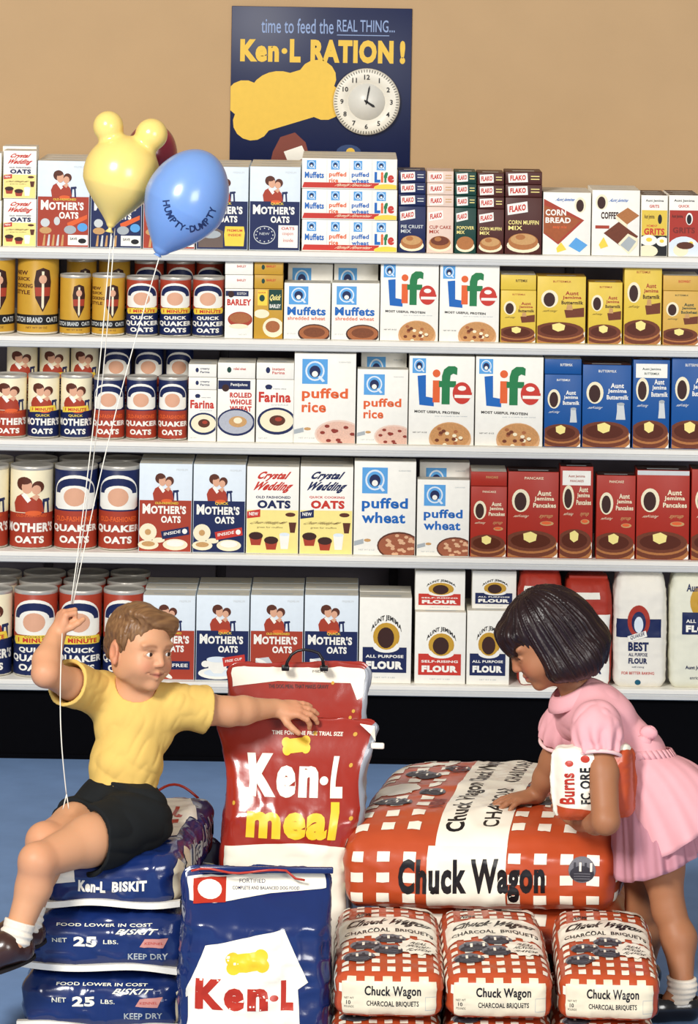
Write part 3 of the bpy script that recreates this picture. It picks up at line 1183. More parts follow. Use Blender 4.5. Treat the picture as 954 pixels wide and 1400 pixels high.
g = 'gold oats canisters on the second shelf'
tin('sc1', 1, -38, 19, 351, 'tall gold oats canister cut by the left edge of the photo, second shelf', g)
tin('sc1', 1, 21, 79, 349, 'tall gold oats canister with brown lettering at its left, second shelf', g)
tin('sc0', 1, 80, 123, 376, 'short gold oats canister with a dark crest, next to the tall one', g)
tin('sc1', 1, 124, 170, 376, 'short gold oats canister with lettering, beside the round blue and red ones', g)
tin('sc0', 1, 89, 131, 354, 'gold oats canister in the back row, left of the two behind the short ones', g, Y=.135, rise=RISE[1])
tin('sc0', 1, 133, 177, 354, 'gold oats canister in the back row, right of the two behind the short ones', g, Y=.135, rise=RISE[1])
g = 'red topped navy oats canisters on the second shelf'
pos = ('left', 'middle', 'right')
for k, (a, b) in enumerate(((171, 216), (217, 261), (262, 306))):
    tin('qq', 1, a, b, 379, 'navy and red ribboned oats canister, %s of the front three on the second shelf' % pos[k], g)
for k, (a, b) in enumerate(((182, 223), (226, 266), (267, 306))):
    tin('qq', 1, a, b, 357, 'red topped oats canister in the raised back row, %s of three on the second shelf' % pos[k], g, Y=.135, rise=RISE[1])
g = 'small oats canisters on the third shelf'
tin('mo', 2, -12, 35, 513, 'red footed oats canister picturing mother and child, leftmost in front on the third shelf', g)
tin('mq', 2, 36, 80, 513, 'navy footed oats canister, left of the mother and child pair, third shelf', g)
tin('mq', 2, 81, 125, 513, 'navy footed oats canister, right of the mother and child pair, third shelf', g)
for k, (a, b) in enumerate(((7, 50), (52, 94), (95, 134))):
    tin(('mo', 'mq', 'mq')[k], 2, a, b, 470, 'oats canister picturing mother and child in the raised back row, %s of three, third shelf' % pos[k], g, Y=.135, rise=RISE[2])
for k, (a, b) in enumerate(((126, 170), (171, 214), (215, 256))):
    tin('qo', 2, a, b, 516, 'navy topped red oats canister, %s of the front three on the third shelf' % pos[k], g)
for k, (a, b) in enumerate(((138, 179), (182, 223), (225, 264))):
    tin('qo', 2, a, b, 473, 'navy topped oats canister in the raised back row, %s of three on the third shelf' % pos[k], g, Y=.135, rise=RISE[2])
g = 'large oats canisters on the fourth shelf'
t0 = []
t0.append(tin('mo', 3, -50, 10, 638, 'large red footed canister cut by the left edge of the photo, fourth shelf', g))
t0.append(tin('mo', 3, 11, 71, 638, 'large red footed oats canister picturing mother and child, fourth shelf', g))
t0.append(tin('qo', 3, 72, 132, 638, 'large navy topped red oats canister, left of the pair on the fourth shelf', g))
t0.append(tin('qo', 3, 133, 190, 638, 'large navy topped red oats canister, right of the pair beside the carton, fourth shelf', g))
for k, o in enumerate(t0):
    nm = ('the one at the photo edge', 'the mother and child one', 'the left of the navy topped pair', 'the right of the navy topped pair')[k]
    tin_behind(o, .125, 'large oats canister in the second row behind ' + nm, .001)
g = 'large oats canisters on the bottom shelf'
t0 = [tin('mq', 4, -44, 15, 808, 'large navy footed oats canister cut by the left edge of the photo, bottom shelf', g),
      tin('qq', 4, 16, 77, 808, "large red and navy oats canister left of the boy's raised hand", g),
      tin('qq', 4, 78, 138, 808, "large red and navy oats canister right behind the boy's raised fist", g),
      tin('qq', 4, 139, 196, 808, "large red and navy oats canister partly hidden by the boy's hair", g)]
for k, o in enumerate(t0):
    nm = ('at the photo edge', "left of the boy's hand", "behind the boy's fist", "behind the boy's hair")[k]
    tin_behind(o, .122, 'large oats canister in the second row, behind the front one ' + nm, .001)
    tin_behind(o, .244, 'large oats canister in the third row, behind the front one ' + nm, .002)

# ---- second shelf cartons
for (key, nm, xl, xr) in (('barley', 'white', 307, 346), ('quickb', 'gold', 347, 387)):
    g = 'barley boxes on the second shelf'
    o = place(key, 'barley_box', 'barley box', 1, xl, xr, 395, '%s barley box standing upright with a bowl picture, second shelf' % nm, g, d=.045)
    behind(o, '%s barley box hidden {} behind the upright one' % nm, n=1)[0]['label'] = '%s barley box standing close behind the upright %s one' % (nm, nm)
    z = o['_top']
    for k, yt in enumerate((376, 357)):
        z = place('ff_' + key, 'barley_box', 'barley box', 1, xl, xr, yt, '%s barley box lying flat, %s of two on the upright %s box' % (nm, ('lower', 'upper')[k], nm), g, d=.11, on=z)['_top']
g = 'shredded wheat boxes on the second shelf'
CB = 'cereal_box', 'cereal box'
place('muffets', *CB, 1, 388, 452, 387, 'white shredded wheat box with blue lettering, left of the front two', g, d=.08)
place('muffets', *CB, 1, 453, 519, 387, 'white shredded wheat box with blue lettering, right of the front two', g, d=.08)
place('muffets', *CB, 1, 393, 455, 361, 'taller white shredded wheat box in the back row, left of the two', g, Y=.11, d=.08)
place('muffets', *CB, 1, 456, 517, 361, 'taller white shredded wheat box in the back row, right of the two', g, Y=.11, d=.08)
g = 'white cereal boxes with big four colour lettering'
o = place('life', *CB, 1, 520, 600, 359, 'tall white cereal box with huge four colour lettering, left of two on the second shelf', g, d=.06)
behind(o, 'tall white cereal box behind the left four colour box of the second shelf')
o = place('life', *CB, 1, 601, 683, 361, 'tall white cereal box with huge four colour lettering, right of two on the second shelf', g, d=.06)
behind(o, 'tall white cereal box behind the right four colour box of the second shelf')
g = 'yellow pancake mix boxes on the second shelf'
PB = 'pancake_mix_box', 'pancake mix box'
o = place('py', *PB, 1, 684, 733, 397, 'narrow yellow pancake mix box beside the tall white cereal box, second shelf', g, d=.055)
place('ff_yel', *PB, 1, 684, 733, 376, 'yellow pancake mix box lying flat on the narrow yellow one, second shelf', g, d=.12, on=o['_top'])
behind(o, 'narrow yellow pancake mix box in the back row beneath the flat one, second shelf')
place('py', *PB, 1, 734, 801, 378, 'wide yellow pancake mix box with a large pancake stack, second shelf', g, d=.09)
place('py', *PB, 1, 804, 851, 386, 'shorter yellow pancake mix box right of the wide one, second shelf', g, d=.07)
place('py', *PB, 1, 853, 905, 364, 'tallest yellow pancake mix box, near the right end of the second shelf', g, d=.06)
o = place('pt', *PB, 1, 906, 956, 398, 'tan pancake mix box at the right end of the second shelf', g, d=.055)
place('ff_tan', *PB, 1, 906, 956, 377, 'tan pancake mix box lying flat on the upright tan one, second shelf', g, d=.12, on=o['_top'])

# ---- third shelf cartons
HB = 'hot_cereal_box', 'hot cereal box'
for (key, fk, nm, xl, xr, y1, ys) in (('farina', 'ff_farina', 'left farina', 257, 296, 533, (516, 498)), ('rolled', 'ff_rolled', 'rolled wheat', 297, 349, 518, (496,)), ('farina', 'ff_farina2', 'right farina', 350, 402, 519, (496,))):
    g = 'white hot cereal boxes on the third shelf'
    o = place(key, *HB, 2, xl, xr, y1, 'white %s box with a round bowl picture standing on the third shelf' % nm, g, d=.05)
    behind(o, 'white %s box in the back row behind the one with the bowl' % nm)
    z = o['_top']
    for k, yt in enumerate(ys):
        z = place(fk, *HB, 2, xl, xr, yt, 'white box lying flat on the %s box, %s' % (nm, ('the lower one' if len(ys) > 1 else 'alone', 'the upper one')[k]), g, d=.11, on=z)['_top']
g = 'puffed cereal boxes on the third and fourth shelf'
place('rice', *CB, 2, 402, 487, 483, 'large white puffed cereal box with orange lettering on the third shelf', g, d=.06)
place('rice', *CB, 2, 488, 558, 505, 'smaller white puffed cereal box with orange lettering in front, third shelf', g, d=.05)
place('rice', *CB, 2, 493, 556, 480, 'white puffed cereal box peeking over the smaller orange lettered one, third shelf', g, Y=.1, d=.05)
g = 'white cereal boxes with big four colour lettering'
o = place('life', *CB, 2, 559, 649, 487, 'tall white cereal box with huge four colour lettering, left of two on the third shelf', g, d=.06)
behind(o, 'tall white cereal box behind the left four colour box of the third shelf')
o = place('life', *CB, 2, 650, 743, 488, 'tall white cereal box with huge four colour lettering, right of two on the third shelf', g, d=.06)
behind(o, 'tall white cereal box behind the right four colour box of the third shelf')
g = 'blue pancake mix boxes on the third shelf'
o = place('pb', *PB, 2, 744, 795, 512, 'narrow blue pancake mix box next to the tall cereal box, third shelf', g, d=.055)
place('ff_blue', *PB, 2, 744, 795, 491, 'blue pancake mix box lying flat on the narrow blue one, third shelf', g, d=.12, on=o['_top'])
behind(o, 'narrow blue pancake mix box in the back row beneath the flat one, third shelf')
place('pb', *PB, 2, 796, 863, 499, 'wide blue pancake mix box with a large pancake stack, third shelf', g, d=.09)
place('pbw', *PB, 2, 865, 916, 492, 'blue pancake mix box with a white panel at its top, third shelf', g, d=.07)
place('pb', *PB, 2, 918, 975, 490, 'blue pancake mix box cut by the right edge of the photo, third shelf', g, d=.07)

# ---- fourth shelf cartons
g = 'oats cartons with a mother and child on the fourth shelf'
o = place('mo_red_dish', *OB, 3, 190, 263, 634, 'red oats carton with cream plates, beside the large canister on the fourth shelf', g, d=.085)
behind(o, 'oats carton in the back row behind the red one with plates, fourth shelf')
o = place('mo_blue_dish', *OB, 3, 264, 336, 635, 'navy oats carton with cream plates on the fourth shelf', g, d=.085)
behind(o, 'oats carton in the back row behind the navy one with plates, fourth shelf')
g = 'white and yellow oats boxes on the fourth shelf'
o = place('wed0', *OB, 3, 337, 409, 638, 'white and yellow oats box with red script lettering on the fourth shelf', g, d=.085)
behind(o, 'white oats box in the back row behind the red script one, fourth shelf')
o = place('wed1', *OB, 3, 410, 483, 638, 'white and yellow oats box with navy script lettering on the fourth shelf', g, d=.085)
behind(o, 'white oats box in the back row behind the navy script one, fourth shelf')
g = 'puffed cereal boxes on the third and fourth shelf'
place('wheat', *CB, 3, 484, 569, 631, 'large white puffed cereal box with blue lettering on the fourth shelf', g, d=.06)
place('wheat', *CB, 3, 570, 642, 656, 'smaller white puffed cereal box with blue lettering in front, fourth shelf', g, d=.05)
place('wheat', *CB, 3, 573, 642, 632, 'white puffed cereal box peeking over the smaller blue lettered one, fourth shelf', g, Y=.1, d=.05)
g = 'red pancake mix boxes on the fourth shelf'
o = place('pr', *PB, 3, 643, 693, 665, 'narrow red pancake mix box beside the puffed cereal, fourth shelf', g, d=.055)
place('ff_red', *PB, 3, 643, 693, 645, 'red pancake mix box lying flat on the narrow red one, fourth shelf', g, d=.12, on=o['_top'])
behind(o, 'narrow red pancake mix box in the back row beneath the flat one, fourth shelf')
place('pr', *PB, 3, 694, 764, 645, 'wide red pancake mix box with a large pancake stack, left on the fourth shelf', g, d=.09)
place('prw', *PB, 3, 765, 811, 638, 'red pancake mix box with a white panel at its top, fourth shelf', g, d=.07)
place('pr', *PB, 3, 815, 869, 650, 'red pancake mix box between the white topped and the widest one, fourth shelf', g, d=.07)
place('prt', *PB, 3, 870, 943, 643, 'widest red pancake mix box with a grey strip at its top edge, fourth shelf', g, d=.09)
place('pr', *PB, 3, 945, 1010, 642, 'red mix box cut by the right edge of the photo, fourth shelf', g, d=.09)

# ---- bottom shelf cartons
g = 'oats cartons with a mother and child on the bottom shelf'
for (kd, xl, xr, nm) in (('mo_red_spoon', 195, 267, "red oats carton behind the boy's face, bottom shelf"), ('mo_blue_cup', 268, 341, 'navy oats carton with a white cup and saucer, bottom shelf'),
                         ('mo_red_spoon', 342, 415, 'red oats carton with silver spoons above the sack handle'), ('mo_blue_spoon', 416, 490, 'navy oats carton with silver spoons beside the flour')):
    o = place(kd, *OB, 4, xl, xr, 814, nm, g, d=.085)
    behind(o, '{} carton in line behind the ' + nm.split(',')[0], n=2)
g = 'white flour boxes on the bottom shelf'
FB = 'flour_box', 'flour box'
o = place('flour_all', *FB, 4, 491, 563, 817, 'white flour box with a navy panel, right of the oats cartons', g, d=.085)
behind(o, 'white flour box in the back row behind the navy panel one')
o = place('flour_self', *FB, 4, 567, 637, 837, 'white flour box with a red panel, in front on the bottom shelf', g, d=.085)
behind(o, 'white flour box standing behind the red panel one')
c = place('flour_self', *FB, 4, 567, 636, 781, 'white flour box stacked on the red panel flour box', g, Y=.035, d=.085, on=o['_top'])
o = place('flour_all', *FB, 4, 638, 697, 835, "white flour box with a navy panel next to the girl's face", g, d=.085)
behind(o, "white flour box standing behind the one next to the girl's face")
place('flour_all', *FB, 4, 645, 706, 781, 'white flour box stacked topmost above the girl\'s fringe', g, Y=.035, d=.085, on=o['_top'])
# ------------------------------------------------------------------ soft bags
def vnoise(p, seed=0):
    """smooth lattice noise 0..1 for an N x 3 array"""
    p = np.asarray(p, float) + 37.0 * seed + 1000.0
    i = np.floor(p).astype(np.int64)
    f = p - i
    f = f * f * (3 - 2 * f)

    def h(x, y, z):
        n = (x * 374761393 + y * 668265263 + z * 2147483647 + seed * 974711) & 0x7fffffff
        n = ((n ^ (n >> 13)) * 1274126177) & 0x7fffffff
        return ((n ^ (n >> 16)) & 0xffff) / 65535.0
    r = 0
    for dx in (0, 1):
        for dy in (0, 1):
            for dz in (0, 1):
                w = (f[:, 0] if dx else 1 - f[:, 0]) * (f[:, 1] if dy else 1 - f[:, 1]) * (f[:, 2] if dz else 1 - f[:, 2])
                r = r + w * h(i[:, 0] + dx, i[:, 1] + dy, i[:, 2] + dz)
    return r


class Bag:
    """a filled bag: a rounded, bulging, wrinkled block. Faces are addressed in panel coordinates
    (front: seen from -y; top: t = 0 at the back; right/left: sides)"""

    def __init__(s, w, d, h, rad=.02, bulge=(.0, .0, .0), wr=.003, wf=14, seed=1, deform=None, aniso=(1, 1, 1), cell=.006, fine=.0):
        s.half = np.array([w, d, h]) / 2
        s.rad = min(rad, min(w, d, h) * .49)
        s.bul, s.wr, s.wf, s.seed, s.deform, s.an, s.cell, s.fine = bulge, wr, wf, seed, deform, np.array(aniso), cell, fine

    def q(s, face, u, t):
        u, t = np.asarray(u, float), np.asarray(t, float)
        a, b = 2 * u - 1, 1 - 2 * t
        o = np.ones_like(a)
        return np.stack({'front': (a, -o, b), 'back': (-a, o, b), 'top': (a, b, o), 'bottom': (a, -b, -o), 'right': (o, a, b), 'left': (-o, -a, b)}[face], 1)

    def at(s, q, lift=0.0):
        H, r = s.half, s.rad
        p = q * H
        c = np.clip(p, -(H - r), H - r)
        d = p - c
        # points well inside a face have d along one axis only
        n = d / np.maximum(np.linalg.norm(d, axis=1, keepdims=True), 1e-9)
        p = c + n * r
        for ax in range(3):
            o1, o2 = [a for a in range(3) if a != ax]
            k = s.bul[ax] * np.clip(1 - q[:, o1] ** 2, 0, 1) ** .8 * np.clip(1 - q[:, o2] ** 2, 0, 1) ** .8
            p[:, ax] += np.sign(q[:, ax]) * (np.abs(q[:, ax]) > .999) * k
        if s.wr:
            v = vnoise(p * s.wf * s.an, s.seed) - .5
            rg = 1 - np.abs(2 * vnoise(p * s.wf * 1.7 * s.an[[1, 2, 0]] + 5, s.seed + 3) - 1)
            rg2 = 1 - np.abs(2 * vnoise(p * s.wf * 3.1 * s.an[[2, 0, 1]] + 9, s.seed + 5) - 1)
            amt = s.wr * (1.6 * v + 1.1 * (rg ** 3 - .2)) + s.fine * (rg2 ** 4 - .15)
            p = p + n * amt[:, None]
        p = p + n * np.asarray(lift).reshape(-1, 1)
        p[:, 2] += H[2]
        p[:, 1] += H[1]
        if s.deform is not None:
            p = s.deform(p, q)
        return p

    def body(s, mb, m, face_mat=None):
        H = s.half * 2
        nx, ny, nz = [max(8, int(round(a / s.cell))) for a in H]
        dims = {'front': (nx, nz), 'back': (nx, nz), 'top': (nx, ny), 'bottom': (nx, ny), 'right': (ny, nz), 'left': (ny, nz)}
        bm = bmesh.new()
        for face, (a, b) in dims.items():
            u, t = np.meshgrid(np.linspace(0, 1, a + 1), np.linspace(0, 1, b + 1))
            pts = s.at(s.q(face, u.ravel(), t.ravel()))
            vs = [bm.verts.new(p) for p in pts]
            mi = mb.mi((face_mat or {}).get(face, m))
            for j in range(b):
                for i in range(a):
                    k = j * (a + 1) + i
                    f = bm.faces.new((vs[k], vs[k + a + 1], vs[k + a + 2], vs[k + 1]))
                    f.material_index = mi
        bmesh.ops.remove_doubles(bm, verts=bm.verts, dist=1e-5)
        bm.verts.index_update()
        n = len(mb.v)
        mb.v.extend([v.co[:] for v in bm.verts])
        for f in bm.faces:
            mb.f.append([v.index + n for v in f.verts])
            mb.m.append(f.material_index)
            mb.sm.append(True)
        bm.free()

    def lay(s, mb, face, art, step=.0003, base=.0009):
        H = s.half * 2
        a, b = {'front': (0, 2), 'back': (0, 2), 'top': (0, 1), 'bottom': (0, 1), 'right': (1, 2), 'left': (1, 2)}[face]
        na, nb = max(8, int(round(H[a] / s.cell))), max(8, int(round(H[b] / s.cell)))
        art.clip().cut(na, nb)
        u, t = np.meshgrid(np.linspace(0, 1, na + 1), np.linspace(0, 1, nb + 1))
        G = s.at(s.q(face, u.ravel(), t.ravel())).reshape(nb + 1, na + 1, 3)
        N = np.cross(np.gradient(G, axis=1), np.gradient(G, axis=0))
        N = -N / np.maximum(np.linalg.norm(N, axis=2, keepdims=True), 1e-12)
        for (v, f, m), k in zip(art.items, art.layers()):
            x, y = np.clip(v[:, 0] * na, 0, na - 1e-6), np.clip(v[:, 1] * nb, 0, nb - 1e-6)
            i, j = x.astype(int), y.astype(int)
            fx, fy = (x - i)[:, None], (y - j)[:, None]

            def bil(Q):
                return (Q[j, i] * (1 - fx) + Q[j, i + 1] * fx) * (1 - fy) + (Q[j + 1, i] * (1 - fx) + Q[j + 1, i + 1] * fx) * fy
            mb.add(bil(G) + bil(N) * (base + step * k), f, m, True)


def rot_put(A, other, x0, y0, x1, y1):
    """lay a panel turned a quarter, reading upwards"""
    for v, f, m in other.items:
        A.items.append((np.stack([x0 + v[:, 1] * (x1 - x0), y1 - v[:, 0] * (y1 - y0)], 1), f, m))


# ---- paper flour bags on the bottom shelf
PAPER = mat('#efe9db', 0.7, var=.05, scale=40, bump=.15, bscale=120, name='white_flour_paper')
PAPER2 = mat('#e6e4cf', 0.7, var=.06, scale=40, bump=.15, bscale=120, name='cream_flour_paper')
REDP = mat('#a83222', 0.5, var=.1, scale=60, bump=.2, bscale=120, name='red_flour_paper')


def top_pinch(k=.25, z0=.85):
    def f(p, q):
        H = p[:, 2].max() if len(p) > 50 else None
        return p
    return f


def flour_bag(xl, xr, ytop, d, base, arts, label, Y=FRONT, seed=1, on=None, topm=None):
    x0, x1 = W(xl, 850, Y).x, W(xr, 850, Y).x
    w = x1 - x0
    h = W((xl + xr) / 2, ytop, Y).z - SZ[4]

    def dfm(p, q, h=h, d=d, w=w):
        z = p[:, 2] / h
        k = 1 - .10 * np.clip((z - .78) / .22, 0, 1) ** 2
        p[:, 0] *= k
        p[:, 0] *= 1 - .03 * (np.abs(z - .45) > .40)
        p[:, 1] += .02 * np.clip((z - .8) / .2, 0, 1) ** 2
        p[:, 2] = np.maximum(p[:, 2], 0)
        return p
    bag = Bag(w * .95, d, h, .016, (.004, .006, .004), .0016, 26, seed, dfm, cell=.005, fine=.0006)
    mb = MB()
    bag.body(mb, base)
    bag.lay(mb, 'front', arts)
    o = mb.obj('flour_bag', ((x0 + x1) / 2, Y, SZ[4]))
    tag(o, label, 'flour bag', 'paper flour bags at the right of the bottom shelf')
    fl = MB()
    fl.bbox((-w * .40, .022, h - .006), (w * .40, .022 + d * .55, h + .003), topm or base, .002)
    fl.obj('folded_top', parent=o)
    return o


def art_redtop():
    A = Art()
    A.rect(-.1, .33, 1.1, 1.1, WHT)
    A.rect(.1, .13, .75, .19, PAPER)
    A.text('RED TOP', .07, .355, .78, .50, REDP, .05)
    A.ell(.5, .66, .2, .08, GRN, 16)
    A.text('FLOUR', .2, .78, .8, .88, NAVY, .05)
    return A


def art_best():
    A = Art()
    A.rect(-.02, .40, .90, .56, NAVY)
    A.ell(.46, .42, .22, .14, REDP, 24)
    A.ell(.46, .43, .14, .095, NAVY, 20)
    A.ell(.46, .45, .09, .07, PALE, 16)
    A.poly([(.24, .55), (.6, .50), (.63, .55), (.28, .60)], WHT)
    A.text('QUAKER', .3, .525, .58, .565, NAVY, .02, warp=lambda x, y: (x, y - (x - .45) * .14))
    A.text('BEST', .26, .60, .66, .68, NAVY, .05)
    A.text('ALL PURPOSE', .27, .695, .64, .725, NAVY, .02)
    A.text('FLOUR', .27, .74, .64, .79, NAVY, .05)
    A.text('self rising', .34, .81, .58, .83, NAVY, .0)
    A.text('FOR BETTER BAKING', .14, .86, .78, .885, RED2, .01)
    A.ell(.46, .955, .06, .025, mat('#1d5c74', .5), 14)
    return A


def art_allp():
    A = Art()
    A.ell(.72, .25, .34, .16, GOLD, 24)
    A.ell(.74, .26, .2, .1, DBR, 20)
    A.text('Aunt Jemima', .3, .1, 1.1, .18, NAVY, .03)
    A.rect(.22, .34, 1.2, .53, NAVY)
    A.text('ALL PURPOSE', .3, .40, 1.05, .43, WHT, .03)
    A.text('FLOUR', .3, .45, 1.05, .51, WHT, .06)
    A.text('Aunt Jemima', .3, .80, .8, .84, NAVY, .03)
    A.text('enriched flour', .4, .89, .9, .92, NAVY, .0)
    return A


flour_bag(708, 769, 781, .1, REDP, art_redtop(), "red topped white flour bag rising behind the girl's head", seed=4)
flour_bag(771, 837, 791, .1, REDP, art_redtop(), "red topped white flour bag at the back of the girl's hair", seed=7)
flour_bag(839, 912, 783, .1, PAPER, art_best(), 'white flour bag with a navy band and red ring emblem, right of the girl', seed=9)
flour_bag(916, 985, 783, .1, PAPER2, art_allp(), 'cream flour bag cut by the right edge of the photo', seed=12)

# ------------------------------------------------------------------ sacks on the floor
PL_RED = mat('#98291c', 0.22, spec=.5, var=.06, scale=20, bump=.12, bscale=60, coat=.5, name='glossy_red_sack')
PL_BLUE = mat('#15295f', 0.2, spec=.5, var=.08, scale=20, bump=.12, bscale=60, coat=.5, name='glossy_blue_sack')
PL_ORG = mat('#b54a26', 0.32, spec=.4, var=.06, scale=20, bump=.1, bscale=60, coat=.15, name='orange_check_sack')
PL_WHT = mat('#f1ead8', 0.32, spec=.4, var=.04, scale=20, bump=.1, bscale=60, coat=.15, name='white_sack_print')
PL_CREAM = mat('#e2d6ba', 0.4, spec=.35, var=.08, scale=30, bump=.12, bscale=60, name='cream_sack_print')
GUSS = mat('#8a8f98', 0.3, spec=.5, var=.15, scale=25, bump=.2, bscale=50, coat=.3, name='grey_gusset')
COAL = mat('#6d6c72', 0.5, var=.35, scale=350)
COALD = mat('#34323a', 0.5, var=.3, scale=350)
PR_RED = mat('#b3311f', 0.3, spec=.4)
PR_YEL = mat('#f0c22c', 0.3, spec=.4)
PR_BLK = mat('#151216', 0.35, spec=.4)
TAPE = mat('#efe9dc', 0.6, var=.06, bump=.3, bscale=300, name='white_sewn_tape')


def checks(A, w, h, pitch=.029, sq=.0145, x0=0.0, x1=1.0, y0=0.0, y1=1.0, skip=None):
    nx, ny = int(w / pitch) + 1, int(h / pitch) + 1
    for i in range(nx):
        for j in range(ny):
            a, b = (i + .3) * pitch / w, (j + .3) * pitch / h
            c, d = a + sq / w, b + sq / h
            if a < x0 or c > x1 or b < y0 or d > y1: continue
            if skip and skip((a + c) / 2, (b + d) / 2): continue
            A.rect(a, b, c, d, PL_WHT)


def briquet(A, cx, cy, rx, ry, rot=0.0):
    A.ell(cx, cy, rx, ry, COAL, 18)
    A.ell(cx, cy + ry * .3, rx * .9, ry * .62, COALD, 16)
    for k in range(4):
        x = cx - rx * .62 + rx * .4 * k
        A.rect(x, cy - ry * .55, x + rx * .16, cy + ry * .1, PL_WHT if k % 2 else COALD)
    for k in range(3):
        A.rect(cx - rx * .6, cy + ry * (.25 + .2 * k), cx + rx * .6, cy + ry * (.31 + .2 * k), COAL)


def bone(A, cx, cy, L, T, m, rot=0.0, asp=1.0):
    """plain dog biscuit shape"""
    pts = []
    r = T * .62
    for (ex, ey, a0) in ((L / 2, -T * .42, -2.4), (L / 2, T * .42, -.75), (-L / 2, T * .42, .75), (-L / 2, -T * .42, 2.4)):
        for k in range(9):
            a = a0 + (k / 8) * 3.2
            pts.append((ex + r * math.cos(a), ey + r * math.sin(a)))
    o = []
    for x, y in pts:
        o.append((cx + x * math.cos(rot) - y * math.sin(rot), cy + (x * math.sin(rot) + y * math.cos(rot)) * asp))
    A.poly(o, m)


# ---- charcoal bags: small (front) and big
def charcoal_bag(seed, w=.205, d=.40, h=.106):
    def dfm(p, q):
        y = p[:, 1] / d
        z = p[:, 2] / h
        p[:, 2] *= 1 - .24 * np.clip((.85 - y) / .85, 0, 1) ** 1.2 - .16 * np.clip((y - .86) / .14, 0, 1) ** 2
        p[:, 0] *= 1 - .05 * np.clip((y - .7) / .3, 0, 1)
        p[:, 2] = np.maximum(p[:, 2], 0.0)
        return p
    bag = Bag(w, d, h, .026, (.003, .004, .012), .0022, 20, seed, dfm, cell=.0055, fine=.0012)
    mb = MB()
    bag.body(mb, PL_ORG)
    T = Art()

    def skip(x, y):
        return .28 < y < .56
    checks(T, w, d, .030, .0155, y1=.985)
    for (x, y) in ((.45, .06), (.62, .04)): briquet(T, x, y, .11, .045)
    T.poly([(.66, .06), (.97, .1), (.97, .19), (.62, .13)], PL_WHT)
    T.text('NEW', .18, .235, .36, .28, PR_BLK, .03, shear=.2)
    arc = lambda x, y: (x, y + .26 * (x - .5) ** 2)
    pts = [(x, .29 + .26 * (x - .5) ** 2) for x in np.linspace(0, 1, 14)] + [(x, .545 + .26 * (x - .5) ** 2) for x in np.linspace(1, 0, 14)]
    T.poly(pts, PL_WHT)
    T.text('Chuck Wagon', .10, .325, .92, .43, PR_BLK, .05, shear=.15, warp=arc)
    T.text('CHARCOAL  BRIQUETS', .08, .46, .93, .51, PR_BLK, .03, warp=arc)
    for (x, y) in ((.52, .60), (.28, .68), (.50, .74), (.22, .82)): briquet(T, x, y, .15, .055)
    T.star(.78, .70, .2, .095, 13, PL_WHT, .85)
    for k, t in enumerate(('REAL', 'HICKORY', 'FLAVOR')):
        T.text(t, .70 - .04 * (k > 0), .645 + .04 * k, .86 + .04 * (k > 0), .673 + .04 * k, PR_BLK, .02, shear=.2)
    bag.lay(mb, 'top', T)
    Fa = Art()
    Fa.rect(.05, .14, .95, .94, PL_CREAM)
    for k in range(5): Fa.rect(.10 + .17 * k, .0, .19 + .17 * k, .15, PL_CREAM)
    Fa.rect(.0, .2, .05, .4, PL_WHT)
    Fa.text('Chuck Wagon', .27, .24, .80, .52, PR_BLK, .03)
    Fa.text('CHARCOAL BRIQUETS', .29, .58, .78, .72, PR_BLK, .025)
    Fa.text('NET WT', .08, .50, .17, .55, PR_BLK, .0)
    Fa.text('10', .10, .58, .14, .67, PR_BLK, .02)
    Fa.text('POUNDS', .08, .70, .17, .75, PR_BLK, .0)
    for (a, b, c, e) in ((.84, .48, .95, .49), (.84, .78, .95, .79), (.84, .48, .843, .79), (.947, .48, .95, .79)): Fa.rect(a, b, c, e, GREY)
    bag.lay(mb, 'front', Fa)
    for side in ('right', 'left'):
        S = Art()
        for k in range(9):
            S.poly([(.06 + .105 * k, .1), (.11 + .105 * k, .1), (.13 + .105 * k, .45), (.08 + .105 * k, .45)], PL_WHT)
            S.poly([(.04 + .105 * k, .55), (.09 + .105 * k, .55), (.08 + .105 * k, .9), (.03 + .105 * k, .9)], PL_WHT if k % 3 else COALD)
        bag.lay(mb, side, S)
    return mb.mesh('charcoal_bag')


CHB = [charcoal_bag(3), charcoal_bag(8)]
cols = ((450, 607, 'left'), (604, 757, 'middle'), (758, 903, 'right'))
YF = -2.53
for k, (a, b, nm) in enumerate(cols):
    x = (W(a, 1390, YF).x + W(b, 1390, YF).x) / 2
    w = W(b, 1390, YF).x - W(a, 1390, YF).x
    for lev, zz in ((0, 0.0), (1, .088)):
        o = mesh_obj('charcoal_bag', CHB[(k + lev) % 2], (x + (.004 if lev else 0), YF + (.02 if lev else -.01), zz), rot=(0, 0, (.0, .02, -.02)[k] * (1 if lev else -1)))
        o.scale = (w / .205 * .93, 1, 1 if lev else .087 / .106)
        tag(o, 'orange checked charcoal bag lying flat, %s of the front three, %s layer' % (nm, ('lower', 'upper')[lev]), 'charcoal bag', 'small orange checked charcoal bags stacked in front')


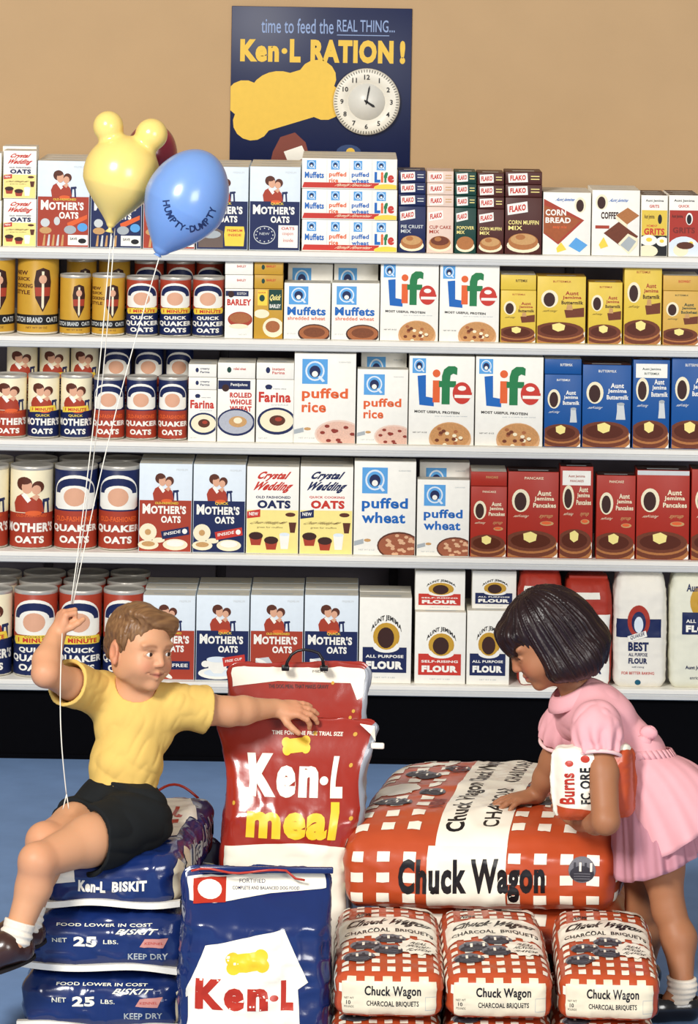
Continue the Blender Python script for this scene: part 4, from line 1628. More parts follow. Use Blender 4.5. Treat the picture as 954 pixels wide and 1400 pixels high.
def big_sack(seed, w, d, h, shear, wr=.004):
    def dfm(p, q):
        y = p[:, 1] / d
        p[:, 2] *= 1 - .22 * np.clip((.25 - y) / .25, 0, 1) ** 2
        p[:, 2] *= 1 - .04 * np.clip((np.abs(p[:, 0]) / (w / 2) - .6) / .4, 0, 1) ** 2
        p[:, 2] = np.maximum(p[:, 2], 0.0)
        p[:, 0] += shear * p[:, 1]
        return p
    bag = Bag(w, d, h, .036, (.004, .01, .012), wr, 11, seed, dfm, cell=.008, fine=.0022)
    mb = MB()
    bag.body(mb, PL_ORG)
    T = Art()
    checks(T, w, d, .052, .025, skip=lambda x, y: .30 < x < .63)
    T.rect(.335, -.01, .60, 1.01, PL_WHT)
    R = Art()
    R.text('Chuck Wagon', .06, .06, .52, .42, PR_BLK, .035)
    R.text('Chuck Wagon', .56, .06, .98, .42, PR_BLK, .035)
    R.text('CHARCOAL', .08, .60, .46, .84, PR_BLK, .02)
    R.text('CHARCOAL', .56, .60, .94, .84, PR_BLK, .02)
    rot_put(T, R, .345, 0, .595, 1)
    for (x, y) in ((.14, .27), (.19, .33), (.285, .22), (.25, .58), (.10, .68), (.15, .72), (.65, .50), (.70, .70), (.85, .73), (.78, .55)): briquet(T, x, y, .05, .042)
    T.ell(.11, .52, .085, .07, PL_WHT, 20)
    for (y) in (.18, .66): 
        N = Art()
        N.text('NEW', 0, 0, 1, 1, mat('#7c1f14', .4), .03)
        rot_put(T, N, .27, y, .325, y + .12)
    T.poly([(.06, .09), (.28, .08), (.27, .12), (.08, .13)], PL_WHT)
    bag.lay(mb, 'top', T)
    Fa = Art()
    checks(Fa, w, h, .052, .025, skip=lambda x, y: .28 < x < .62)
    Fa.rect(.31, -.01, .60, .95, PL_WHT)
    Fa.text('Chuck Wagon', .205, .18, .745, .86, PR_BLK, .045, warp=lambda x, y: (x, y - .10 * (x - .5)))
    briquet(Fa, .88, .32, .05, .2)
    bag.lay(mb, 'front', Fa)
    for side in ('left', 'right'):
        S = Art()
        checks(S, d, h, .052, .025)
        for (x, y) in ((.3, .5), (.6, .4), (.85, .5)): briquet(S, x, y, .05, .16)
        bag.lay(mb, side, S)
    return mb.mesh('charcoal_sack')


YS = -2.09
xs = (W(468, 1235, YS).x + W(840, 1235, YS).x) / 2
ws = W(840, 1235, YS).x - W(468, 1235, YS).x
SACK_Z = W(477, 1243, YS).z
gS = 'big orange checked charcoal sacks'
o = mesh_obj('charcoal_sack', big_sack(5, ws, .60, .165, .185), (xs, YS, SACK_Z))
tag(o, 'big orange and white checked charcoal sack the girl leans on', 'charcoal sack', gS)
o = mesh_obj('charcoal_sack', big_sack(9, ws * .93, .57, SACK_Z, .20, .003), (xs + .03, YS + .012, .001))
tag(o, 'big orange checked charcoal sack lying underneath the one the girl leans on', 'charcoal sack', gS)


# ---- standing sacks
def standing(name, w, d, h, seed, base, topw=1.15, neck=.0, lean=0.0, wr=.004, fine=.0015, gus=None, wf=11, seam=.18, slim=0):
    def dfm(p, q):
        z = np.clip(p[:, 2] / h, 0, 1)
        pin = np.clip((z - (1 - seam * 2.2)) / (seam * 2.2), 0, 1)
        pin = pin * pin * (3 - 2 * pin)
        yc = d * .5
        p[:, 1] = yc + (p[:, 1] - yc) * (1 - .93 * pin)
        p[:, 0] *= 1 + (topw - 1) * np.clip((z - .78) / .22, 0, 1) ** 1.2 + .05 * np.clip((.7 - z) / .3, 0, 1)
        p[:, 0] *= 1 - neck * np.exp(-((z - .80) / .10) ** 2)
        p[:, 2] = np.maximum(p[:, 2], 0)
        p[:, 1] += lean * p[:, 2]
        if slim: p[:, 0] *= 1 - slim * (p[:, 0] > 0) * np.clip((.36 - p[:, 2]) / .12, 0, 1)
        return p
    bag = Bag(w, d, h, .022, (.006, .018, .002), wr, wf, seed, dfm, cell=.006, fine=fine)
    mb = MB()
    bag.body(mb, base, gus)
    return bag, mb


def kenl(A, x0, y0, x1, y1, m, bold=.06):
    w = x1 - x0
    hh = y1 - y0
    A.text('K', x0, y0, x0 + .29 * w, y1, m, bold)
    A.text('e', x0 + .29 * w, y0 + .27 * hh, x0 + .50 * w, y1 + .01 * hh, m, bold)
    A.text('n', x0 + .53 * w, y0 + .27 * hh, x0 + .74 * w, y1, m, bold)
    A.ell(x0 + .80 * w, y0 + .60 * hh, .045 * w, .10 * hh, m, 14)
    A.text('L', x0 + .87 * w, y0 + .03 * hh, x1, y1, m, bold)


# red sack in front
YR = -2.045
RW, RD, RH = .262, .13, None
xr = W(399, 1190, YR).x
zt = W(410, 985, YR + .08).z
bag, mb = standing('dog_meal_sack', .272, .13, zt, 21, PL_RED, 1.20, .02, .06, .0045, .002, {'right': GUSS}, slim=.22)
A = Art()
pts = [(x, .455 - .022 * math.sin((x - .05) * 3.2)) for x in np.linspace(-.02, 1.02, 14)]
A.poly(pts + [(1.02, 1.02), (-.02, 1.02)], PL_WHT)
A.text('TIME FOR ONE FREE TRIAL SIZE', .34, .043, .80, .058, PL_WHT, .02)
bone(A, .50, .095, .13, .05, PR_YEL, -.1, .62)
kenl(A, .16, .125, .86, .272, PL_WHT, .065)
A.text('meal', .16, .285, .84, .42, PR_YEL, .05)
A.text('COMPLETE DOG DINNER', .26, .53, .80, .55, PR_BLK, .01, warp=lambda x, y: (x, y - .04 * math.sin(1) * (x - .5)))
for (x, y) in ((.62, .05), (.90, .16), (.05, .3), (.93, .34), (.88, .05)): A.ell(x, y, .014, .008, GOLD, 10)
bag.lay(mb, 'front', A)
red1 = mb.obj('dog_meal_sack', (xr, YR, 0), rot=(0, 0, -.05))
tag(red1, 'upright red and white dog meal sack with yellow lettering under the boy\'s hand', 'dog food sack', 'red dog meal sacks')
m = MB()
m.bbox((.151, .062, zt - .05), (.178, .072, zt - .038), TAPE, .003)
tag(m.obj('paper_tag', parent=red1), 'cream paper tag')
m = MB()
m.add([(.128, .066, zt - .001), (.158, .07, zt - .006), (.160, .069, zt - .036), (.150, .064, zt - .02)], [(0, 1, 2, 3)], PL_WHT)
m.add([(.128, .070, zt - .001), (.158, .074, zt - .006), (.160, .073, zt - .036), (.150, .068, zt - .02)], [(3, 2, 1, 0)], PL_WHT)
tag(m.obj('corner_flap', parent=red1), 'white corner flap')

# red sack behind, with the carrying handle
YR2 = -1.86
zt2 = W(410, 912, YR2 + .06).z
bag, mb = standing('dog_meal_sack', .262, .12, zt2, 31, PL_RED, 1.12, .0, .05, .0045, .002, {'right': GUSS}, slim=.2)
A = Art()
A.poly([(-.02, -.02), (1.02, -.02), (1.02, .10), (.94, .115), (.88, .06), (.35, .055), (.0, .075), (-.02, .075)], PL_WHT)
A.text('THE DOG MEAL THAT MAKES GRAVY', .28, .066, .72, .079, PR_BLK, .0)
A.text('MEAL', .60, .016, .70, .026, PR_BLK, .0)
for (x, y) in ((.92, .15), (.9, .17), (.75, .06)): A.ell(x, y, .012, .006, GOLD, 10)
bag.lay(mb, 'front', A)
red2 = mb.obj('dog_meal_sack', (W(408, 1000, YR2).x, YR2, 0), rot=(0, 0, .03))
tag(red2, 'upright red dog meal sack with white top and black handle behind the other red one', 'dog food sack', 'red dog meal sacks')
HND = mat('#121015', .35, spec=.5, name='black_plastic_handle')
m = MB()
pts = [Vector((x, .055, zt2 + z)) for x, z in ((-.028, -.004), (-.024, .012), (-.016, .026), (-.004, .034), (.010, .037), (.026, .035), (.040, .030), (.048, .018), (.052, -.004))]
m.tube(pts, [.004, .0034, .003, .003, .003, .003, .003, .0034, .004], HND)
m.bbox((-.036, .046, zt2 - .006), (-.020, .064, zt2 + .004), HND, .002)
m.bbox((.043, .046, zt2 - .006), (.060, .064, zt2 + .004), HND, .002)
m.obj('handle', parent=red2)

# blue sacks standing
YB = -2.475
zb = W(355, 1190, YB + .09).z
bag, mb = standing('dog_food_sack', .262, .14, zb, 41, PL_BLUE, 1.06, .0, .10, .0035, .005, {'right': PL_BLUE}, 11, .13)
A = Art()
A.poly([(-.02, .035), (1.0, .0), (1.02, .09), (.6, .115), (.2, .16), (-.02, .15)], PL_WHT)
A.poly([(.06, .05), (.29, .035), (.28, .155), (.05, .165)], PR_RED)
A.ell(.17, .10, .085, .045, PL_WHT, 18)
A.text('FORTIFIED', .38, .05, .56, .07, NAVY, .0)
A.text('COMPLETE AND BALANCED DOG FOOD', .33, .085, .80, .10, NAVY, .01)
A.poly([(-.02, .68), (.05, .58), (.14, .37), (.70, .275), (.86, .57), (.79, .61), (.82, 1.02), (.03, 1.02), (.03, .66)], PL_WHT)
bone(A, .44, .455, .20, .08, PR_YEL, -.12, .78)
kenl(A, .09, .55, .76, .725, PR_RED, .06)
A.text('RATION', .14, .84, .74, .95, PR_RED, .05)
bag.lay(mb, 'front', A)
blue1 = mb.obj('dog_food_sack', (W(350, 1300, YB).x, YB, 0), rot=(0, 0, .03))
tag(blue1, 'upright crinkled blue dog food sack with a white house shaped panel', 'dog food sack', 'blue dog food sacks')
m = MB()
m.bbox((-.11, .075, zb - .002), (.145, .083, zb + .010), PL_BLUE, .002)
m.obj('top_hem', parent=blue1)
m = MB()
r = random.Random(3)
m.tube([(-.125 + .018 * i, .066 + .004 * math.sin(i * 1.3), zb + .004 + .004 * math.sin(i * .9) - (.012 if i > 10 else 0)) for i in range(13)], .0024, PR_RED, 6)
tag(m.obj('drawstring', parent=blue1), 'red string along the top hem')

bag, mb = standing('dog_food_sack', .115, .09, W(270, 1153, -1.83).z, 51, PL_BLUE, 1.02, .0, .03, .004, .003, None, 12, .10)
o = mb.obj('dog_food_sack', (W(262, 1180, -1.84).x, -1.845, 0))
tag(o, 'plain blue sack wedged between the stacked blue sacks and the red one', 'dog food sack', 'blue dog food sacks')


# ---- the lying blue sacks the boy sits on
def biscuit_sack(seed, w, d, h, top=False, sag=0.0):
    def dfm(p, q):
        y = p[:, 1] / d
        p[:, 2] *= 1 - .10 * np.clip((.2 - y) / .2, 0, 1) ** 2 + .0 * y
        if sag:
            p[:, 2] -= sag * np.exp(-((p[:, 0] + .0) / .11) ** 2 - ((p[:, 1] - .12) / .15) ** 2) * np.clip(p[:, 2] / h, 0, 1)
        p[:, 2] = np.maximum(p[:, 2], 0)
        p[:, 0] += .12 * p[:, 1]
        return p
    bag = Bag(w, d, h, .028, (.006, .010, .010), .003, 10, seed, dfm, cell=.0055, fine=.0045)
    mb = MB()
    bag.body(mb, PL_BLUE)
    Fa = Art()
    if top:
        Fa.poly([(.0, .22), (.22, .17), (.235, .45), (.03, .55)], PL_WHT)
        Fa.text('Ken-L', .26, .40, .47, .64, PL_WHT, .05)
        Fa.text('BISKIT', .52, .40, .78, .62, PL_WHT, .05)
    else:
        Fa.text('FOOD LOWER IN COST', .22, .03, .80, .10, PAPER2, .02)
        Fa.text('BISKIT', .58, .15, .84, .25, PAPER2, .02, shear=.12)
        Fa.text('NET', .20, .33, .29, .42, PAPER2, .01)
        Fa.text('25', .33, .30, .47, .50, PL_WHT, .05)
        Fa.text('LBS.', .51, .36, .60, .44, PAPER2, .01)
        Fa.poly([(.76, .33), (.90, .31), (.87, .51), (.73, .49)], mat('#c98a80', .5))
        Fa.text('KENNEL', .76, .39, .87, .44, PR_RED, .0)
        Fa.text('KEEP DRY', .66, .62, .90, .74, GREY, .02)
    bag.lay(mb, 'front', Fa)
    if top:
        T = Art()
        T.poly([(.30, .30), (.38, .08), (.84, .08), (1.0, .36), (.92, .38), (.90, .66), (.34, .66)], PL_WHT)
        T.text('Ken-L', .40, .24, .86, .40, PR_RED, .05)
        T.text('BISKIT', .40, .46, .86, .60, PR_RED, .05)
        bag.lay(mb, 'top', T)
    S = Art()
    S.poly([(.0, .25), (.06, .10), (.11, .30), (.12, .70), (.06, .95), (.0, .9)], PL_CREAM)
    S.poly([(.16, .15), (.24, .05), (.3, .3), (.3, .55), (.22, .75), (.17, .5)], PL_CREAM)
    S.text('Meal-biskit', .34, .18, .95, .62, GREY, .02)
    bag.lay(mb, 'right', S)
    return mb.mesh('dog_biscuit_sack')


gB = 'stacked blue dog biscuit sacks'
BY = -2.30
for k, (xa, xb, z0, h, nm) in enumerate(((32, 246, 0, .106, 'lowest'), (28, 254, .1145, .106, 'middle'), (60, 240, .229, .114, 'topmost'))):
    xa_, xb_ = W(xa, 1280, BY).x, W(xb, 1280, BY).x
    me = biscuit_sack(61 + k, xb_ - xa_, .44, h, k == 2, .030 if k == 2 else 0)
    o = mesh_obj('dog_biscuit_sack', me, ((xa_ + xb_) / 2, BY - (.02 if k < 2 else 0), z0 + .0015))
    tag(o, 'blue dog biscuit sack lying flat, %s of the stack of three%s' % (nm, ' under the boy' if k == 2 else ''), 'dog biscuit sack', gB)
    w = xb_ - xa_
    m = MB()
    n = 26
    pts = []
    for i in range(n):
        x = (i / (n - 1) - .5) * (w + .016)
        pts.append((x, -.012 - .004 * math.sin(i * .5 + k) - .006 * math.cos(x / w * 3), .012 + .004 * math.sin(i * .37 + k * 2) - (.0 if k == 2 else .006 * i / n)))
    for i in range(n - 1):
        (x0, y0, q0), (x1, y1, q1) = pts[i], pts[i + 1]
        m.add([(x0, y0, q0 - .006), (x1, y1, q1 - .006), (x1, y1 - .001, q1 + .006), (x0, y0 - .001, q0 + .006),
               (x0, y0 + .02, q0 - .004), (x1, y1 + .02, q1 - .004), (x1, y1 + .02, q1 + .004), (x0, y0 + .02, q0 + .004)],
              [(0, 1, 2, 3), (5, 4, 7, 6), (3, 2, 6, 7), (1, 0, 4, 5)], TAPE)
    tag(m.obj('seam_tape', parent=o), 'white sewn tape along the front edge')
    if k == 2:
        m = MB()
        m.tube([(.05 + .10 * i / 10, .44 + .01, h - .005 + .028 * math.sin(PI * i / 10)) for i in range(11)], .0028, PR_RED, 8)
        tag(m.obj('rope_handle', parent=o), 'red rope loop')
# ------------------------------------------------------------------ figures: smooth bodies grown from distance fields
def V(*a): return np.array(a, float)


def wv(px, py, Y): return np.array(W(px, py, Y))


class Field:
    """list of rounded shapes joined smoothly"""

    def __init__(s): s.ops = []

    def cone(s, a, b, ra, rb, k=.01, mode='+'):
        s.ops.append(('c', np.array(a, float), np.array(b, float), ra, rb, k, mode)); return s

    def ell(s, c, r, R=None, k=.01, mode='+'):
        s.ops.append(('e', np.array(c, float), np.array(r, float), R, None, k, mode)); return s

    def chain(s, pts, rad, k=.01, mode='+'):
        for i in range(len(pts) - 1): s.cone(pts[i], pts[i + 1], rad[i], rad[i + 1], k, mode)
        return s

    def merge(s, o): s.ops += o.ops; return s

    def moved(s, M, t, sc_):
        """copy carried into the world: x -> t + sc * M x"""
        f = Field()
        for kind, a, b, c, d, k, mode in s.ops:
            if kind == 'c':
                f.ops.append(('c', t + sc_ * (M @ a), t + sc_ * (M @ b), c * sc_, d * sc_, k * sc_, mode))
            else:
                f.ops.append(('e', t + sc_ * (M @ a), b * sc_, M if c is None else M @ c, None, k * sc_, mode))
        return f

    def __call__(s, p):
        D = np.full(len(p), 1e3)
        for kind, a, b, c, d, k, mode in s.ops:
            if kind == 'c':
                mid, R = (a + b) / 2, np.linalg.norm(b - a) / 2 + max(c, d)
            else:
                mid, R = a, b.max()
            dist = np.linalg.norm(p - mid, axis=1) - R
            near = dist < .03 + k
            if mode == '+':
                near |= dist < D * 1.0
                near &= dist < np.maximum(D, 0) + k + .005
            if not near.any(): continue
            q = p[near]
            if kind == 'c':
                ba = b - a
                h = np.clip(((q - a) @ ba) / max(ba @ ba, 1e-12), 0, 1)
                e = np.linalg.norm(q - a - h[:, None] * ba, axis=1) - (c + (d - c) * h)
            else:
                v = q - a
                if c is not None: v = v @ c
                k0 = np.linalg.norm(v / b, axis=1)
                k1 = np.maximum(np.linalg.norm(v / b ** 2, axis=1), 1e-9)
                e = k0 * (k0 - 1) / k1
            x = D[near]
            if mode == '+':
                hh = np.maximum(k - np.abs(x - e), 0) / k
                D[near] = np.minimum(x, e) - hh * hh * k * .25
            else:
                hh = np.maximum(k - np.abs(x + e), 0) / k
                D[near] = np.maximum(x, -e) + hh * hh * k * .25
        return D


def grow(fn, lo, hi, h):
    """mesh (verts, quads) of the zero level of fn inside the box, cell size h"""
    lo, hi = np.array(lo, float), np.array(hi, float)
    B = 4
    n = np.ceil((hi - lo) / (h * B)).astype(int) + 1
    gx = np.stack(np.meshgrid(*[np.arange(k) for k in n], indexing='ij'), -1).reshape(-1, 3)
    d = fn(lo + (gx + .5) * h * B)
    act = gx[np.abs(d) < h * B * 1.25]
    off = np.stack(np.meshgrid(*[np.arange(B)] * 3, indexing='ij'), -1).reshape(-1, 3)
    cells = (act[:, None, :] * B + off[None]).reshape(-1, 3)
    S = n * B + 2
    key = lambda c: (c[:, 0] * S[1] + c[:, 1]) * S[2] + c[:, 2]
    co = np.array([(i, j, k) for i in (0, 1) for j in (0, 1) for k in (0, 1)])
    ck = np.unique(key((cells[:, None, :] + co[None]).reshape(-1, 3)))
    cp = np.stack([ck // (S[1] * S[2]), (ck // S[2]) % S[1], ck % S[2]], 1)
    val = np.concatenate([fn(lo + c * h) for c in np.array_split(cp, max(1, len(cp) // 400000))])
    cv = np.stack([val[np.searchsorted(ck, key(cells + c))] for c in co], 1)
    neg = cv < 0
    m = neg.any(1) & ~neg.all(1)
    cells, cv, neg = cells[m], cv[m], neg[m]
    o = np.argsort(key(cells))
    cells, cv, neg = cells[o], cv[o], neg[o]
    sk = key(cells)
    acc, cnt = np.zeros((len(cells), 3)), np.zeros(len(cells))
    for a in range(8):
        for b in range(a + 1, 8):
            if np.abs(co[a] - co[b]).sum() != 1: continue
            x = neg[:, a] != neg[:, b]
            t = cv[x, a] / (cv[x, a] - cv[x, b])
            acc[x] += co[a] + t[:, None] * (co[b] - co[a])
            cnt[x] += 1
    verts = lo + (cells + acc / cnt[:, None]) * h
    quads = []
    ex = np.eye(3, dtype=int)
    for ax in range(3):
        u, w = (ax + 1) % 3, (ax + 2) % 3
        ic = [i for i in range(8) if (co[i] == ex[ax]).all()][0]
        x = np.nonzero(neg[:, 0] != neg[:, ic])[0]
        c = cells[x]
        ids, ok = [], np.ones(len(x), bool)
        for q in (c, c - ex[u], c - ex[u] - ex[w], c - ex[w]):
            kk = key(q)
            p = np.clip(np.searchsorted(sk, kk), 0, len(sk) - 1)
            ok &= (sk[p] == kk) & (q >= 0).all(1)
            ids.append(p)
        Q = np.stack(ids, 1)[ok]
        fl = neg[x, 0][ok]
        Q[~fl] = Q[~fl][:, ::-1]
        quads.append(Q)
    return verts, np.concatenate(quads)


def relax(v, q, it=2, lam=.5):
    for _ in range(it):
        acc, cnt = np.zeros_like(v), np.zeros(len(v))
        for a in range(4):
            for b in ((a + 1) % 4, (a + 3) % 4):
                np.add.at(acc, q[:, a], v[q[:, b]])
                np.add.at(cnt, q[:, a], 1)
        v = v + lam * (acc / np.maximum(cnt, 1)[:, None] - v)
    return v


def main_piece(v, q, color):
    """drop loose crumbs that are not joined to the largest pieces"""
    lab = np.arange(len(v))
    for _ in range(400):
        m = lab[q].min(1)
        new = lab.copy()
        for k in range(4): np.minimum.at(new, q[:, k], m)
        new = new[new]
        if (new == lab).all(): break
        lab = new
    ids, cnt = np.unique(lab, return_counts=True)
    good = np.isin(lab, ids[cnt > .06 * len(v)])
    if good.all(): return v, q, color
    idx = np.cumsum(good) - 1
    return v[good], idx[q[good[q].all(1)]], None if color is None else color[good]


def grown_obj(name, v, q, material, parent, loc, color=None):
    v, q, color = main_piece(v, q, color)
    me = bpy.data.meshes.new(name)
    me.from_pydata((v - np.array(loc)).tolist(), [], q.tolist())
    me.materials.append(material)
    me.polygons.foreach_set('use_smooth', [True] * len(me.polygons))
    if color is not None:
        ca = me.color_attributes.new('tint', 'FLOAT_COLOR', 'POINT')
        ca.data.foreach_set('color', np.concatenate([color, np.ones((len(v), 1))], 1).ravel())
    me.update()
    o = bpy.data.objects.new(name, me)
    link(o, parent)
    return o


def tint_mat(name, rough=.5, sss=.12, bump=.06):
    m = bpy.data.materials.new(name)
    m.use_nodes = True
    nt = m.node_tree
    b = nt.nodes['Principled BSDF']
    a = nt.nodes.new('ShaderNodeAttribute')
    a.attribute_name = 'tint'
    nt.links.new(a.outputs['Color'], b.inputs['Base Color'])
    b.inputs['Roughness'].default_value = rough
    b.inputs['Specular IOR Level'].default_value = .3
    b.inputs['Subsurface Weight'].default_value = sss
    b.inputs['Subsurface Radius'].default_value = (1.0, .35, .2)
    b.inputs['Subsurface Scale'].default_value = .006
    n = nt.nodes.new('ShaderNodeTexNoise')
    n.inputs['Scale'].default_value = 260
    bp = nt.nodes.new('ShaderNodeBump')
    bp.inputs['Strength'].default_value = bump
    bp.inputs['Distance'].default_value = .001
    nt.links.new(n.outputs['Fac'], bp.inputs['Height'])
    nt.links.new(bp.outputs['Normal'], b.inputs['Normal'])
    return m


def cloth(name, h, var=.05, fuzz=900):
    return mat(h, .85, spec=.15, var=var, scale=30, bump=.25, bscale=fuzz, name=name)


def basis(f, u):
    """columns: side, forward, up"""
    f = np.array(f, float); f /= np.linalg.norm(f)
    u = np.array(u, float); u -= f * (u @ f); u /= np.linalg.norm(u)
    return np.stack([np.cross(f, u), f, u], 1)


def head_field(smile=1.0, ear=True):
    """local axes: x side, y forward, z up; about 0.21 tall"""
    F = Field()
    F.ell((0, -.014, .030), (.073, .088, .076), k=.001)
    F.ell((0, .030, -.020), (.056, .050, .062), k=.035)
    F.ell((0, .036, -.062), (.040, .036, .034), k=.03)
    for s in (-1, 1):
        F.ell((s * .033, .052, -.034), (.026, .025, .026), k=.02)
        F.ell((s * .050, -.005, -.045), (.014, .035, .03), k=.03)
        F.ell((s * .028, .066, .022), (.024, .010, .008), k=.012)           # brow ridge
    F.ell((0, .064, -.082), (.017, .014, .013), k=.016)                       # chin
    for s in (-1, 1):
        F.ell((s * .0295, .088, .002), (.0165, .016, .0105), k=.010, mode='-')  # eye hollow
    F.cone((0, .073, .010), (0, .089, -.021), .0075, .0095, k=.010)           # nose
    for s in (-1, 1): F.ell((s * .0095, .083, -.0255), (.0065, .0075, .0055), k=.005)
    for s in (-1, 1): F.ell((s * .0055, .0895, -.0325), (.0028, .004, .0022), k=.002, mode='-')
    z = -.0515
    w = .021 * smile
    for s in (-1, 1):
        F.cone((0, .0805, z + .0045), (s * w, .070, z + .003), .0052, .0028, k=.005)
        F.cone((0, .0785, z - .0065), (s * w * .85, .070, z - .002), .0062, .003, k=.005)
        F.cone((0, .0875, z), (s * (w + .003), .0745, z + .004 * smile), .0017, .0015, k=.003, mode='-')
    for s in (-1, 1):
        # lids
        pts = [(s * (.0295 + dx), .0775 - abs(dx) * .35 - (.0 if dx * 1 < 0 else .002), .0075 - dx * dx * 38) for dx in (-.014, -.007, 0, .007, .014)]
        F.chain(pts, [.0022] * 5, k=.004)
        pts = [(s * (.0295 + dx), .0755 - abs(dx) * .3, -.0068 + dx * dx * 26) for dx in (-.013, -.006, 0, .006, .013)]
        F.chain(pts, [.0018] * 5, k=.004)
    if ear:
        for s in (-1, 1):
            R = basis((s * .25, 1, 0), (0, -.18, 1))
            F.ell((s * .076, -.012, -.012), (.009, .020, .030), R, k=.008)
            F.ell((s * .085, -.006, -.010), (.006, .011, .017), R, k=.006, mode='-')
            F.ell((s * .078, -.004, -.034), (.006, .009, .010), R, k=.006)
    return F


def head_tint(p, M, t, s, base, lip, blush, brow):
    """skin colour by place on the head: lips, cheeks, brows"""
    q = ((p - t) @ M) / s
    c = np.tile(np.array(base), (len(p), 1))

    def mix(w, col):
        w = np.clip(w, 0, 1)[:, None]
        return c * (1 - w) + np.array(col) * w
    front = np.clip((q[:, 1] - .03) / .03, 0, 1)
    ax = np.abs(q[:, 0])
    c = mix(.55 * np.exp(-(((ax - .036) / .018) ** 2 + ((q[:, 2] + .03) / .018) ** 2)) * front, blush)
    c = mix(.35 * np.exp(-((q[:, 0] / .012) ** 2 + ((q[:, 2] + .023) / .012) ** 2)) * front, blush)
    c = mix(.5 * (np.abs(q[:, 0]) > .071) * (np.abs(q[:, 2] + .012) < .035), blush)
    zz = q[:, 2] + .0515 - ax * .10
    lipm = np.clip(1.6 - np.sqrt((q[:, 0] / .020) ** 2 + (zz / .0085) ** 2) * 1.5, 0, 1) * front
    c = mix(lipm * .85, lip)
    c = mix(np.exp(-(zz / .0018) ** 2) * (ax < .024) * front * .9, np.array(lip) * .35)
    br = np.exp(-(((q[:, 2] - .0225 + (ax - .03) ** 2 * 12) / .0042) ** 2)) * np.clip((.05 - ax) / .008, 0, 1) * np.clip((ax - .010) / .006, 0, 1) * front
    c = mix(br * .62, brow)
    lid = np.exp(-(((ax - .0295) / .017) ** 2 + ((q[:, 2] - .0095) / .0032) ** 2)) * front
    c = mix(lid * .8, np.array(brow) * .6)
    return c


EYW = mat('#d9d3c8', .25, spec=.5, var=.03, name='eye_white')


def eye(parent, M, t, s, side, look, loc, iris, deep=0.0):
    """eyeball with iris and pupil, a part of the person"""
    c = t + s * (M @ V(side * .0295, .0655 - deep, .0005))
    r = .0126 * s
    look = np.array(look, float); look /= np.linalg.norm(look)
    m = MB()
    R = basis(look, M[:, 2])
    n = 20
    prof = [(0, 1.0, BLK), (.30, .954, BLK), (.34, .94, iris), (.68, .733, iris), (.72, .694, EYW), (.85, .527, EYW), (1, 0, EYW), (.8, -.6, EYW), (0, -1, EYW)]
    vs = []
    for a, b, _ in prof:
        for k in range(n):
            w = 2 * PI * k / n
            vs.append(c - np.array(loc) + r * (R @ V(a * math.cos(w), b, a * math.sin(w))))
    base = len(m.v)
    m.v += [tuple(x) for x in vs]
    for i in range(len(prof) - 1):
        mi = m.mi(prof[i + 1][2])
        for k in range(n):
            a, b = i * n + k, i * n + (k + 1) % n
            m.f.append([a, a + n, b + n, b]); m.m.append(mi); m.sm.append(True)
    return m.obj('eye', parent=parent)


def hand_field(wrist, d, n, side, s=1.0, curl=(.3, .3, .3, .3), thumb=(.6, .4), spread=.12, tcurl=.4):
    """palm, four fingers and a thumb. d: along the hand, n: the way the palm faces, side: +1 thumb towards d x n"""
    d = np.array(d, float); d /= np.linalg.norm(d)
    n = np.array(n, float); n -= d * (n @ d); n /= np.linalg.norm(n)
    l = np.cross(d, n) * side
    wrist = np.array(wrist, float)
    F = Field()
    P = lambda a, b, c: wrist + s * (a * d + b * l + c * n)
    R = np.stack([l, d, n], 1)
    F.ell(P(.030, 0, 0), np.array([.026, .036, .0115]) * s, R, k=.01 * s)
    F.cone(P(-.004, 0, 0), P(.02, 0, 0), .0165 * s, .015 * s, k=.012 * s)
    F.cone(P(.014, .012, .004), P(.034, .018, .006), .011 * s, .0085 * s, k=.01 * s)
    L = [(.024, .016, .013), (.027, .018, .014), (.025, .016, .013), (.019, .013, .011)]
    for i in range(4):
        off = (.0185, .0065, -.006, -.0175)[i]
        base = P((.054, .058, .055, .048)[i], off, -.001)
        ang, c = 0.0, curl[i]
        sp = spread * (1.5 - i)
        dd = d * math.cos(sp) + l * math.sin(sp)
        p = base
        F.cone(P(.03, off * .8, 0), base, .0085 * s, .0078 * s, k=.006 * s)
        for j, ln in enumerate(L[i]):
            ang += c * (.75, 1.15, .85)[j]
            q = p + s * ln * (dd * math.cos(ang) + n * math.sin(ang))
            F.cone(p, q, (.0075 - .0007 * j - .0006 * (i == 3)) * s, (.0070 - .0008 * j - .0006 * (i == 3)) * s, k=.0016 * s)
            p = q
    p = P(.016, .016, .004)
    a = thumb[0]
    for j, ln in enumerate((.024, .019, .016)):
        dirv = d * math.cos(a) + l * math.sin(a) + n * thumb[1]
        dirv /= np.linalg.norm(dirv)
        q = p + s * ln * dirv
        F.cone(p, q, (.0098 - .001 * j) * s, (.0088 - .0012 * j) * s, k=.003 * s)
        p = q
        a -= tcurl
    return F


def fold(p, A, amp, freq, seed):
    """cloth creases: ridged noise stretched along the rows of A (3x3 frame scaling)"""
    v = vnoise((p @ A) * freq, seed)
    r = 1 - np.abs(2 * v - 1)
    return amp * (r ** 2 - .35)
# ------------------------------------------------------------------ the boy
SKIN_M = tint_mat('skin_boy', .48)
BOY_Y = -2.15
base_c, lip_c, blush_c, brow_c = lin('#cc956f'), lin('#b0604f'), lin('#cf7f62'), lin('#7a4c30')
boy_loc = wv(168, 1150, -2.18)
boy = tag(empty('person', boy_loc), 'boy in a yellow T-shirt and black shorts, sitting on blue sacks and holding balloon strings', 'person')

